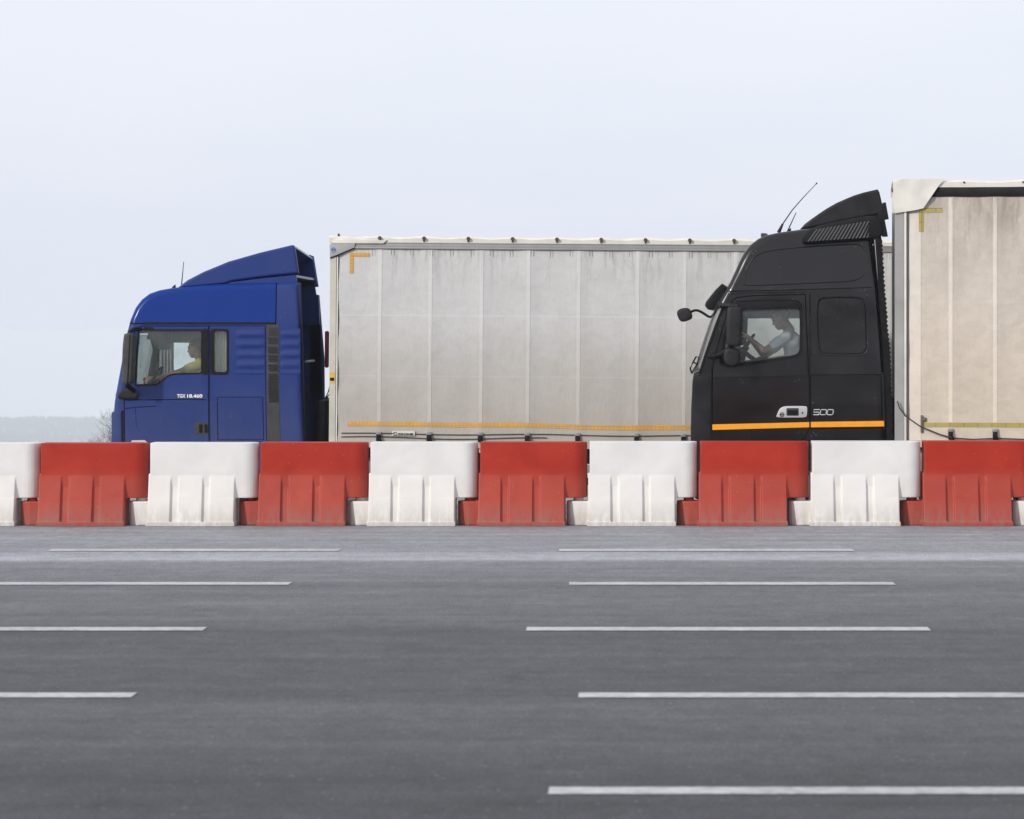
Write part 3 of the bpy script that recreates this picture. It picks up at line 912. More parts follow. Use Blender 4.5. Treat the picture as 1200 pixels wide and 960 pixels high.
# ================================================================== BLUE TRUCK
BG = -.5
def build_blue():
    V = Veh('semi_truck', 36.0, 243, BG)
    root = V.root
    tag(root, 'blue semi truck with a sloped roof deflector and a driver in a yellow shirt', 'truck')
    front = [(131, 562), (131.5, 500), (132.0, 483), (133.2, 470), (137.6, 446), (143, 416), (147.6, 391), (152, 374), (157.5, 360.5), (164.5, 351),
             (173.5, 344), (185, 340), (201, 337.2), (228, 334.6), (263.5, 332.4), (321, 331), (335, 331), (350.3, 331.2), (352.3, 378), (354.2, 432), (356.6, 519), (357, 562)]
    sil = V.P(front)
    body = solid_cab(V, sil, 379.5, .11, .085, [blue_paint, blue_roof, dark_interior])
    # hollow inside
    boolean(body, temp(prism(V.P([(140, 545), (143, 472), (149, 432), (156.5, 394), (164, 384), (304, 384), (304, 545)]), -HW + .07, HW - .07), [interior]))
    # open back between the side flaps
    boolean(body, temp(prism(V.P([(326, 320), (370, 320), (370, 382), (326, 382)]), -1.09, 1.09), [blue_paint]))
    boolean(body, temp(prism(V.P([(317, 380), (370, 380), (375, 575), (317, 575)]), -HW + .05, HW - .05), [blue_paint]))
    boolean(body, temp(prism(V.P([(346.0, 332.6), (362, 332.6), (362, 342.6), (347.4, 342.6)]), .85, HW + .2), [dark_interior]))
    # windscreen opening
    boolean(body, temp(prism(V.P([(120, 458), (150, 458), (164, 391), (130, 391)]), -1.08, 1.08), [dark_interior]))
    # wheel arch
    bm = bmesh.new(); bm_lathe_y(bm, [(.56, -HW - .2), (.56, -HW + .45)], V.x(262), .46, 40); boolean(body, temp(bm, [dark_interior]))
    bm = bmesh.new(); bm_lathe_y(bm, [(.56, HW - .45), (.56, HW + .2)], V.x(262), .46, 40); boolean(body, temp(bm, [dark_interior]))
    # roof shell as its own panel
    roof_poly = V.P([(100, 378.6), (100, 300), (322.3, 300), (322.6, 378.6)])
    roof = clone(body)
    cut(roof, V.P([(90, 378.6), (90, 600), (400, 600), (400, 290), (322.3, 290), (322.6, 378.6)]), -2, 2)
    cut(body, V.P([(90, 380.2), (90, 290), (323.6, 290), (323.9, 380.2)]), -2, 2)
    # roof shell rests on a dark gutter
    for side in (-1, 1):
        door_poly = V.P([(145, 566), (145, 469), (147.6, 446), (151.5, 415), (156.5, 391), (160.5, 384), (167, 381.6), (244.8, 381.6), (244.8, 566)])
        door = part_from(body, door_poly, side, 'door', V, .011)
        win = V.P([(163.2, 387.4), (234.6, 387.4), (236, 389), (236, 435), (234.8, 437), (204, 438), (198, 439.5), (193, 443), (187, 448), (182.5, 450.6), (159.2, 450.6), (160.5, 420)])
        yy = (-HW - .3, -HW + .3) if side < 0 else (HW - .3, HW + .3)
        # black window surround, flush recess in the door
        sur = offset_poly(win, -V.m(1.5))
        cut(door, win, *yy)
        if side < 0:
            groove(door, V, [(145.5, 468.4), (150, 468.8), (226, 468.2), (241, 468.6)], w=.012)
            groove(door, V, [(146, 479), (158, 477.6), (182, 476)], w=.010)
            groove(door, V, [(158.5, 478), (159.5, 500)], w=.006, depth=.006)
        dob = keep_as(door, 'door', root); seal(V, door_poly, side, dob)
        ys = -HW if side < 0 else HW
        s = side
        fr = temp(prism(sur, ys + s * .004, ys - s * .035), [dark_grey])
        boolean(fr, temp(prism(offset_poly(win, .004), ys - .3, ys + .3)))
        keep_as(fr, 'window_frame', dob).data.materials[0] = matte_black
        obj('window_glass', prism(offset_poly(win, -.004), ys - s * .014, ys - s * .020), glass, dob)
        # black pillar trim behind the window
        bm = prism(V.P([(237.2, 385.6), (244, 385.6), (244, 439.2), (237.2, 439.2)]), ys + s * .003, ys - s * .02)
        obj('pillar_trim', bm, matte_black, dob)
        # door handle: recess plate with grip bar
        bm = bmesh.new()
        bm_prism(bm, round_rect(V.x(227.4), V.x(243.6), V.z(510), V.z(495), .03), ys + s * .006, ys - s * .02)
        h = obj('door_handle', bm, dark_grey, dob)
        bm = bmesh.new()
        bm_box(bm, V.x(233), V.x(237.5), ys + s * .010, ys + s * .002, V.z(507), V.z(498), 0)
        bm_box(bm, V.x(238.8), V.x(243.2), ys + s * .010, ys + s * .002, V.z(507), V.z(498), 0)
        obj('handle_pocket', bm, matte_black, h) if False else bm.free()
        bm = bmesh.new()
        for a, b in ((233, 237.2), (239.3, 243)):
            bm_prism(bm, round_rect(V.x(a), V.x(b), V.z(507.5), V.z(497.5), .012), ys + s * .0085, ys)
        me = bpy.data.meshes.new('p'); bmesh.ops.recalc_face_normals(bm, faces=bm.faces[:]); bm.to_mesh(me); bm.free()
        h.data.materials.append(matte_black)
        bm = bmesh.new(); bm.from_mesh(h.data); k0 = len(bm.faces); bm.from_mesh(me)
        bm.faces.ensure_lookup_table()
        for f in bm.faces[k0:]: f.material_index = 1
        bm.to_mesh(h.data); bm.free(); bpy.data.meshes.remove(me)
        # sleeper side panel
        side_poly = V.P([(245.2, 566), (245.2, 381.6), (311.2, 381.6), (312.6, 566)])
        pan = part_from(body, side_poly, side, 'panel', V, .008)
        w2 = round_rect(V.x(250.6), V.x(265.4), V.z(436), V.z(388), .03)
        cut(pan, w2, *yy)
        if side < 0:
            fl = V.P([(254.6, 465.5), (308, 465.5), (308.4, 515.6), (254.8, 515.6), (254.6, 465.5)])
            groove(pan, V, [(254.6, 465.5), (308, 465.5), (308.4, 515.6), (254.8, 515.6), (254.6, 465.5)], w=.010, depth=.01)
        pan = keep_as(pan, 'side_panel', root); seal(V, side_poly, side, pan)
        tr = temp(prism(round_rect(V.x(246.2), V.x(268.2), V.z(439.4), V.z(385.4), .04), ys + s * .003, ys - s * .03), [matte_black])
        boolean(tr, temp(prism(w2, ys - .3, ys + .3)))
        keep_as(tr, 'window_frame', pan)
        obj('window_glass', prism(offset_poly(w2, -.004), ys - s * .012, ys - s * .018), glass, pan)
        # pressed ribs below the deflector gill
        for (xa, xb) in ((276.5, 310.0), (328.5, 352)):
            bm = bmesh.new()
            nz, nx = 64, 14
            g = []
            for j in range(nz + 1):
                py = 385 + 54 * j / nz
                row = []
                for i in range(nx + 1):
                    px = xa + (xb - xa) * i / nx
                    e = min(1, i / 2.2, (nx - i) / 1.2) if xa < 300 else min(1, i / 2.0, (nx - i) / 2.0)
                    ez = min(1, j / 4, (nz - j) / 4)
                    ph = ((py - 385) / 12.0) % 1.0
                    hgt = (.5 - .5 * math.cos(2 * PI * (ph ** 1.25))) * .009 * max(0, e) * max(0, ez)
                    row.append(bm.verts.new((V.x(px), ys + s * (.0025 + hgt), V.z(py))))
                g.append(row)
            for j in range(nz):
                for i in range(nx): bm.faces.new((g[j][i], g[j][i + 1], g[j + 1][i + 1], g[j + 1][i]))
            me = bpy.data.meshes.new('ribs'); bmesh.ops.recalc_face_normals(bm, faces=bm.faces[:]); bm.to_mesh(me); bm.free()
            link('pressed_ribs', me, blue_paint, pan if xa < 300 else root, ang=80)
        # gill strip with honeycomb openings
        bm = bmesh.new()
        bm_prism(bm, V.P([(312.4, 380.4), (326.6, 380.4), (328.0, 566), (313.2, 566)]), ys + s * .004, ys - s * .05)
        kf = len(bm.faces)
        for (ya, yb) in ((395.6, 404), (406.6, 414.2), (416.4, 424.6), (427.2, 435.8), (438, 471.8)):
            py = ya + 1; r_ = 0
            while py < yb - .5:
                sh = (py - 380) / 186 * 1.2
                k = 0
                while 315.0 + 2.3 * k + (r_ % 2) * 1.15 < 325.4:
                    cx = V.x(315.0 + sh + 2.3 * k + (r_ % 2) * 1.15); cz = V.z(py)
                    hx = [(cx + V.m(1.02) * math.cos(R(90 + 60 * q)), cz + V.m(1.02) * math.sin(R(90 + 60 * q))) for q in range(6)]
                    bm_prism(bm, hx, ys + s * .0065, ys)
                    k += 1
                py += 2.0; r_ += 1
        for k in range(5):
            for q in range(4):
                cx = V.x(315.8 + 2.8 * q + (k % 2) * 1.3); cz = V.z(384.8 + 1.9 * k)
                bm_prism(bm, [(cx - .012, cz - .008), (cx + .004, cz + .01), (cx + .012, cz + .006), (cx - .002, cz - .012)], ys + s * .0065, ys)
        bm.faces.ensure_lookup_table()
        for f in bm.faces[kf:]: f.material_index = 1
        obj('intake_strip', bm, [dark_grey, simple_black], root, smooth=False)
    # far side curtain band and folded curtain inside the far window
    bm = bmesh.new()
    bm_box(bm, V.x(158), V.x(240), HW - .16, HW - .135, V.z(402.5), V.z(385))
    for k in range(9):
        bm_box(bm, V.x(152 + 2.0 * k), V.x(153.7 + 2.0 * k), HW - .16 - .02 * (k % 2), HW - .12, V.z(455), V.z(385), .006)
    obj('window_blind', bm, interior, root)
    # sun visor and its jagged fringe behind the windscreen
    bm = bmesh.new()
    bm_prism(bm, V.P([(158, 388), (163, 388), (166, 410), (163.5, 411), (160, 398), (156, 398)]), -.2, HW - .2)
    obj('sun_visor', bm, dark_interior, root)
    # sleeper curtain behind the rear window
    bm = bmesh.new()
    n = 28
    a = [bm.verts.new((V.x(246 + 24 * i / n), -HW + .12 + .012 * math.sin(i * 1.7), V.z(384))) for i in range(n + 1)]
    b = [bm.verts.new((V.x(246 + 24 * i / n), -HW + .12 + .012 * math.sin(i * 1.7 + .3), V.z(442))) for i in range(n + 1)]
    for i in range(n): bm.faces.new((a[i], a[i + 1], b[i + 1], b[i]))
    obj('sleeper_curtain', bm, curtain_beige, root)
    # dashboard
    bm = bmesh.new()
    bm_prism(bm, V.P([(141, 545), (142.5, 470), (145, 459), (158, 456), (168, 459), (171, 470), (168, 545)]), -HW + .08, HW - .08)
    obj('dashboard', bm, dark_interior, root)
    # front bumper and grille panel
    bm = prism(V.P([(129.6, 575), (129.9, 520), (130.4, 484.5), (131.6, 482.6), (141.6, 482.6), (142, 520), (141.6, 575)]), -HW - .012, HW + .012, .012)
    obj('bumper_corner', bm, blue_paint, root)
    bm = prism(V.P([(142.2, 481), (144.4, 481), (144.4, 575), (142.2, 575)]), -HW - .004, HW + .004)
    obj('front_gap', bm, matte_black, root)
    body_o = keep_as(body, 'cab_body', root)
    roof_o = keep_as(roof, 'roof_shell', root)
    roof_o.data.materials[0] = blue_roof
    # rain gutter between them
    bm = prism(V.P([(151.4, 380.6), (152.6, 377.2), (168, 377.0), (323, 377.0), (323, 380.4)]), -HW + .02, HW - .02)
    for v in bm.verts: pass
    obj('rain_gutter', bm, matte_black, root)
    bm = prism(V.P([(166, 379.9), (168, 377.7), (322, 377.7), (322, 379.9)]), -HW - .008, -HW + .04)
    obj('rain_gutter', bm, matte_black, root)
    # windscreen
    bm = prism(V.P([(138.6, 457), (139.2, 457), (148.6, 392), (148.0, 392)]), -1.07, 1.07)
    obj('windscreen', bm, glass, root)
    # roof deflector, hollow and open to the rear
    sp = V.P([(205.5, 337.5), (217.5, 328.2), (236.4, 318.4), (266, 306.2), (304, 295.4), (340, 286.9), (342.5, 286.9), (344.4, 290.3), (348.8, 320), (309.5, 324), (270, 329.4), (262, 332.5)])
    s_ = temp(prism(sp, -1.12, 1.12, .03, 4), [blue_paint])
    boolean(s_, temp(prism(V.P([(240, 345), (250, 321), (304, 300.5), (341, 290.5), (380, 286), (380, 345)]), -1.07, 1.07), [blue_paint]))
    rd = keep_as(s_, 'roof_deflector', root)
    for v in rd.data.vertices:                              # the deflector sits a little lower on its far corner
        if v.co.z > V.z(327): v.co.z -= .10 * max(0, (v.co.y + 1.0) / 2.1) * min(1, max(0, (v.co.x - V.x(215)) / 1.2))
    s_ = temp(prism(V.P([(264, 333.5), (268, 330.6), (309, 325.4), (345.8, 322.0), (346.4, 333)]), -1.1, 1.1, .012), [blue_paint])
    boolean(s_, temp(prism(V.P([(280, 340), (300, 328.8), (380, 322), (380, 345)]), -1.05, 1.05), [dark_interior]))
    keep_as(s_, 'deflector_skirt', root)
    # far side flap reaches further back
    bm = prism(V.P([(338, 292), (343.6, 294.4), (349.6, 332.5), (345.4, 333), (346.4, 342.5), (350.6, 343), (357, 422), (358, 562), (340, 562)]), HW - .05, HW - .005, .006)
    obj('side_flap', bm, blue_paint, root)
    bm = prism(V.P([(351.5, 331.5), (353.0, 378), (356.8, 519), (357.2, 562), (358.0, 562), (357.6, 519), (353.8, 378), (352.3, 331.5)]), -HW + .01, -HW + .06)
    obj('side_flap', bm, matte_black, root)
    # things behind the cab: a white line of pipe, exhaust, hoses
    bm = tube([(V.x(345), .1, V.z(425)), (V.x(345), 1.1, V.z(425))], .018); obj('air_pipe', bm, steel, root)
    # panel joint between roof corner and flap, marker lamp, side lamp
    bm = prism(V.P([(152.5, 520), (154, 516.3), (169, 516), (173.5, 520)]), -HW - .02, -HW + .02); obj('side_marker_lamp', bm, lamp_clear, root)
    # sleeping-cab badge
    for tx, xa, xb in (('TGX', 207.6, 217.4), ('18.460', 219.4, 237.2)):
        me = text_mesh(tx, V.x(xa), V.x(xb), V.z(466.2), V.z(462.0), -HW - .002, .004, .03)
        link('model_lettering', me, white_letter, root, smooth=False)
    # near and far mirrors with brackets
    for s in (-1, 1):
        yy = s * HW
        me = remesh(prism(V.P([(150.6, 391.5), (156, 390), (160.6, 391), (162.2, 394), (161.4, 420), (160, 444), (158.5, 449.5), (152, 450.5), (148.2, 447.5), (148.0, 430), (149, 404)]), yy + s * .10, yy + s * .36, .03), .012, 4)
        mo = link('mirror', me, dark_grey, root, ang=80)
        bm = prism(V.P([(157.2, 392), (158.5, 392), (155.8, 449), (154.4, 449)]), yy + s * .085, yy + s * .37, .008); obj('mirror_trim', bm, matte_black, mo)
        bm = bmesh.new()
        bm_tube(bm, [(V.x(164), yy - s * .01, V.z(385.6)), (V.x(159), yy + s * .12, V.z(386)), (V.x(155.5), yy + s * .2, V.z(388.5)), (V.x(154.5), yy + s * .22, V.z(393))], .028, 8)
        bm_prism(bm, V.P([(168.5, 383.2), (180, 383.6), (180, 386.8), (168.5, 387)]), yy + s * .006, yy - s * .01)
        obj('mirror_arm', bm, matte_black, mo)
        bm = bmesh.new()
        bm_tube(bm, [(V.x(153), yy + s * .24, V.z(449)), (V.x(154), yy + s * .2, V.z(453)), (V.x(156.5), yy + s * .1, V.z(456)), (V.x(158), yy, V.z(459))], .032, 8)
        obj('mirror_arm', bm, matte_black, mo)
        me = remesh(prism(V.P([(138.0, 466.8), (139, 461), (143, 456.4), (150, 455.4), (158, 456), (162.6, 459), (163, 464), (160.5, 467.4), (150, 468)]), yy + s * .05, yy - s * .05, .02), .010, 3)
        link('mirror_base', me, grey_black, mo, ang=80)
        bm = bmesh.new(); bm_tube(bm, [(V.x(150.6), yy + s * .21, V.z(400)), (V.x(149.8), yy + s * .21, V.z(440))], .012, 6); bm.free()
    bm = prism(V.P([(132.2, 465.5), (131.2, 464), (133.6, 455), (135.2, 451.5), (136, 452), (134.6, 466)]), -1.0, -.9); obj('wiper_arm', bm, matte_black, root)
    # antenna and fin
    bm = bmesh.new(); bm_tube(bm, [(V.x(201.8), -.5, V.z(337)), (V.x(203.2), -.5, V.z(322)), (V.x(204.8), -.5, V.z(305))], .009, 6, .004); obj('antenna', bm, matte_black, root)
    bm = prism(V.P([(189.5, 339.4), (193.5, 334.4), (195.8, 332.6), (196.4, 338)]), -.6, -.55); obj('antenna', bm, matte_black, root)
    bm = prism(V.P([(157.4, 360), (158.2, 356.6), (160.4, 355)]), -.9, .9); obj('roof_marker_strip', bm, matte_black, root)
    # chassis, wheels, tanks, fifth wheel
    bm = bmesh.new()
    for s in (-1, 1): bm_box(bm, V.x(150), V.x(150) + 5.6, s * .42 - .04, s * .42 + .04, .72, 1.0)
    bm_box(bm, V.x(330), V.x(340), -.45, .45, .75, .95); bm_box(bm, V.x(420), V.x(470), -.5, .5, 1.0, 1.12)
    obj('chassis_frame', bm, chassis_mat, root)
    for s in (-1, 1):
        wheel(root, V.x(262), .46, s * (HW - .02), s, .46)
        wheel(root, V.x(262) + 3.6, .46, s * (HW - .02), s, .46)
        bm = bmesh.new(); bm_box(bm, V.x(320), V.x(320) + 1.3, s * (HW - .7), s * (HW - .05), .35, .95, .08, 3)
        obj('fuel_tank', bm, steel, root)
    # driver place
    seat_and_wheel(V, V.x(243), V.z(468), (V.x(171), -.62, V.z(449)), .22, R(-62), -.62)
    tumble(root, V.z(468.4), .07, 0)
    return V

VB = build_blue()
def VW(V, px, py, y): return V.root.location + Vector((V.x(px), y, V.z(py)))
# driver of the blue truck (figure depth y=-0.62: a little further than the door, so pixels are rescaled)
def driver(V, bpx, bpy_, label, cloth, J, tilt):
    """joints J: name -> (photo x, photo y, sideways offset); the seat centre line is .62 m left of the cab's middle"""
    Db = V.D + HW - .62
    base = Vector((X(bpx, Db), Db, V.g + bpy_))
    def rel(px, py, y): return (X(px, Db + y) - base.x, y, Z(py, Db + y) - base.z)
    r = person(V.turn(base), *[rel(*j) for j in J], tilt, cloth, label)
    r.rotation_euler = (0, 0, V.yaw)
driver(VB, 240, 1.15, 'driver in a yellow shirt reaching for the steering wheel inside the blue truck', yellow_cloth,
       [(229.5, 408.5, 0), (234.5, 421.5, 0), (244, 462, 0), (233.5, 427, -.19), (211, 435.5, -.27), (174, 446, -.14), (210, 447, .27), (176, 443, .16)], R(-8))

# ================================================================== TRAILERS
def trailer(D, ground, rot, px0, T, label, cmat, straps, extra, yaw=0):
    """curtain-side semi trailer. px0: photo x of its front edge; T: dict of photo rows"""
    V = Veh('semi_trailer', D, px0, ground, rot, yaw)
    root = V.root
    tag(root, label, 'trailer')
    L_ = 13.6
    ys = -HW
    ztop, zrail0, zrail1, zc0, zc1 = V.z(T['top']), V.z(T['rail_top']), V.z(T['rail_bot']), V.z(T['cur_bot']), V.z(T['rail_bot'])
    # box: front wall, rear doors, floor, far curtain
    bm = bmesh.new(); bm_box(bm, 0.02, .08, -HW + .03, HW - .03, zc0, ztop - .03); obj('front_wall', bm, T['front_m'], root)
    bm = bmesh.new(); bm_box(bm, L_ - .08, L_, -HW + .02, HW - .02, zc0, ztop - .03); obj('rear_door', bm, T['front_m'], root)
    bm = bmesh.new(); bm_box(bm, .1, L_ - .1, -HW + .06, HW - .06, zc0 - .06, zc0 + .10); obj('load_floor', bm, chassis_mat, root)
    # roof tarp: a sheet that sags a little between the bows
    bm = bmesh.new()
    nx = 120
    prof = [(-HW - .006, V.z(T['roof_edge'])), (-HW - .008, ztop - .03), (-HW + .03, ztop), (0, ztop + .012), (HW - .03, ztop), (HW + .006, zrail0)]
    rows_ = []
    for i in range(nx + 1):
        x = (L_ + .03) * i / nx - .015
        sag = .008 * math.cos(2 * PI * (x - T['rivet0']) / T['rivet_p'])
        rows_.append([bm.verts.new((x, y + (0 if k else .0), z + (sag + .004 * pnoise(Vector((x * 2, y, 0))) if k in (1, 2, 3, 4) else .003 * pnoise(Vector((x * 3, 5, 0)))))) for k, (y, z) in enumerate(prof)])
    for i in range(nx):
        for k in range(len(prof) - 1): bm.faces.new((rows_[i][k], rows_[i][k + 1], rows_[i + 1][k + 1], rows_[i + 1][k]))
    obj('roof_tarp', bm, off_white, root, ang=50)
    # top rail
    bm = bmesh.new()
    bm_box(bm, T['rail_x0'], L_ - .05, ys - .004, ys + .05, zrail1, zrail0, .006)
    if T.get('rail_lip'):
        bm_box(bm, T['rail_x0'], L_ - .05, ys - .016, ys, zrail1, zrail1 + .022, .004)
        bm_box(bm, T['rail_x0'], L_ - .05, ys - .010, ys, zrail0 - .018, zrail0 - .004, .003)
    obj('top_rail', bm, T['rail_m'], root)
    bm = bmesh.new(); bm_box(bm, 0.1, L_ - .05, HW - .05, HW + .004, zrail1, zrail0); obj('top_rail', bm, T['rail_m'], root)
    # side curtain, gently pushed out by the bows behind it
    poles = [V.x(a) for a in T['poles']]
    p = T['pole_p']
    while poles[-1] + p < L_ - .2: poles.append(poles[-1] + p)
    xc0 = V.x(T['cur_x0'])
    def cy(x, z):
        t = (z - zc0) / (zc1 - zc0)
        d = min(abs(x - q) for q in poles)
        bulge = .010 * math.exp(-(d / .10) ** 2)
        wob = .016 * pnoise(Vector((x * .9, 0, z * .7))) * math.sin(PI * min(1, max(0, t)) ** .8) + .004 * pnoise(Vector((x * 3.5, 4, z * 1.6)))
        loose = 0
        if x < xc0 + .55:                                   # diagonal tension folds by the front post
            u = (x - xc0)
            loose = .010 * math.sin((z * 1.0 + u * 1.3) * 8.5) * math.exp(-(u / .22) ** 2) * (1 - .3 * t)
        flare = .02 * (max(0, .13 - t) / .13) ** 2 * (.6 + .4 * math.sin(x * 4.1))
        return ys + .012 - bulge - wob - loose - flare
    bm = bmesh.new()
    nx, nz = 420, 64
    zl = V.z(T['cur_low'])
    g = []
    for j in range(nz + 1):
        z = zl + (zc1 + .01 - zl) * j / nz
        g.append([bm.verts.new((xc0 + (L_ - .12 - xc0) * i / nx, cy(xc0 + (L_ - .12 - xc0) * i / nx, z), z)) for i in range(nx + 1)])
    for j in range(nz):
        for i in range(nx): bm.faces.new((g[j][i], g[j][i + 1], g[j + 1][i + 1], g[j + 1][i]))
    cur = obj('side_curtain', bm, cmat, root, ang=80)
    bm = bmesh.new(); bm_box(bm, .1, L_ - .1, HW - .02, HW, zl, zc1); obj('side_curtain', bm, cmat, root)
    # reflective tape on the curtain
    def strip(name, x0, x1, z0, z1, mat, off=.004, parent=cur, f=None):
        b = bmesh.new()
        nxx = max(1, int((x1 - x0) / .05)); nzz = max(1, int((z1 - z0) / .05))
        gg = []
        for j in range(nzz + 1):
            z = z0 + (z1 - z0) * j / nzz
            r_ = []
            for i in range(nxx + 1):
                x = x0 + (x1 - x0) * i / nxx
                dz = f(x) if f else 0
                r_.append(b.verts.new((x, cy(x, z + dz) - off, z + dz)))
            gg.append(r_)
        for j in range(nzz):
            for i in range(nxx): b.faces.new((gg[j][i], gg[j][i + 1], gg[j + 1][i + 1], gg[j + 1][i]))
        return obj(name, b, mat, parent, ang=80)
    # straps down the curtain with a buckle each
    sw = T['strap_w'] / 2
    for i, q in enumerate(poles):
        if q > L_ - .3: break
        st = strip('curtain_strap', q - sw, q + sw, V.z(T['strap_low']), zc1 - .01, T['strap_m'], .003, root)
        b = bmesh.new()
        zt, zb = V.z(T['buckle'][0]), V.z(T['buckle'][1])
        bw = V.m(2.9)
        yb = cy(q, zt)
        bm_box(b, q - bw * .95, q + bw * .95, yb - .045, yb - .002, zb + .01, zt - .035, .008)
        bm_tube(b, [(q + bw * .4, yb - .05, (zt + zb) / 2), (q + bw * .9, yb - .055, zb + .03), (q + bw * 1.3, yb - .035, zb - .01)], .012, 6)
        obj('buckle', b, matte_black, st)
        b = bmesh.new(); bm_box(b, q - bw * 1.1, q + bw * 1.1, yb - .03, yb - .002, zt - .04, zt, .006); obj('buckle_plate', b, rail_grey, st)
        b = bmesh.new(); bm_box(b, q - sw * .6, q + sw * .6, yb - .008, yb - .001, zl - .06, zb + .03); obj('strap_tail', b, T['strap_m'], st)
    extra(V, root, cur, strip, cy, ys, ztop, zc1, L_)
    # running gear
    bm = bmesh.new()
    zf = zc0 - .06
    for s in (-1, 1):
        bm_box(bm, 1.2, L_ - .3, s * .5 - .05, s * .5 + .05, zf - .28, zf)
    for k in range(9): bm_box(bm, 1.3 + 1.4 * k, 1.36 + 1.4 * k, -1.1, 1.1, zf - .10, zf)
    bm_box(bm, L_ - .35, L_ - .2, -1.15, 1.15, .5, .62)
    obj('trailer_frame', bm, chassis_mat, root)
    for k in range(3):
        for s in (-1, 1): wheel(root, 8.4 + 1.31 * k, .47, s * (HW - .03), s, .47)
    for s in (-1, 1):
        bm = bmesh.new(); bm_box(bm, 2.35, 2.5, s * .95 - .07, s * .95 + .07, .06, zf); bm_box(bm, 2.25, 2.6, s * .95 - .13, s * .95 + .13, 0.0, .06)
        obj('landing_leg', bm, chassis_mat, root)
        bm = bmesh.new()
        for z in (.55, .85): bm_box(bm, 3.2, 7.4, s * (HW - .04) - .02, s * (HW - .04) + .02, z - .05, z + .05)
        obj('side_guard', bm, rail_grey, root)
    return V

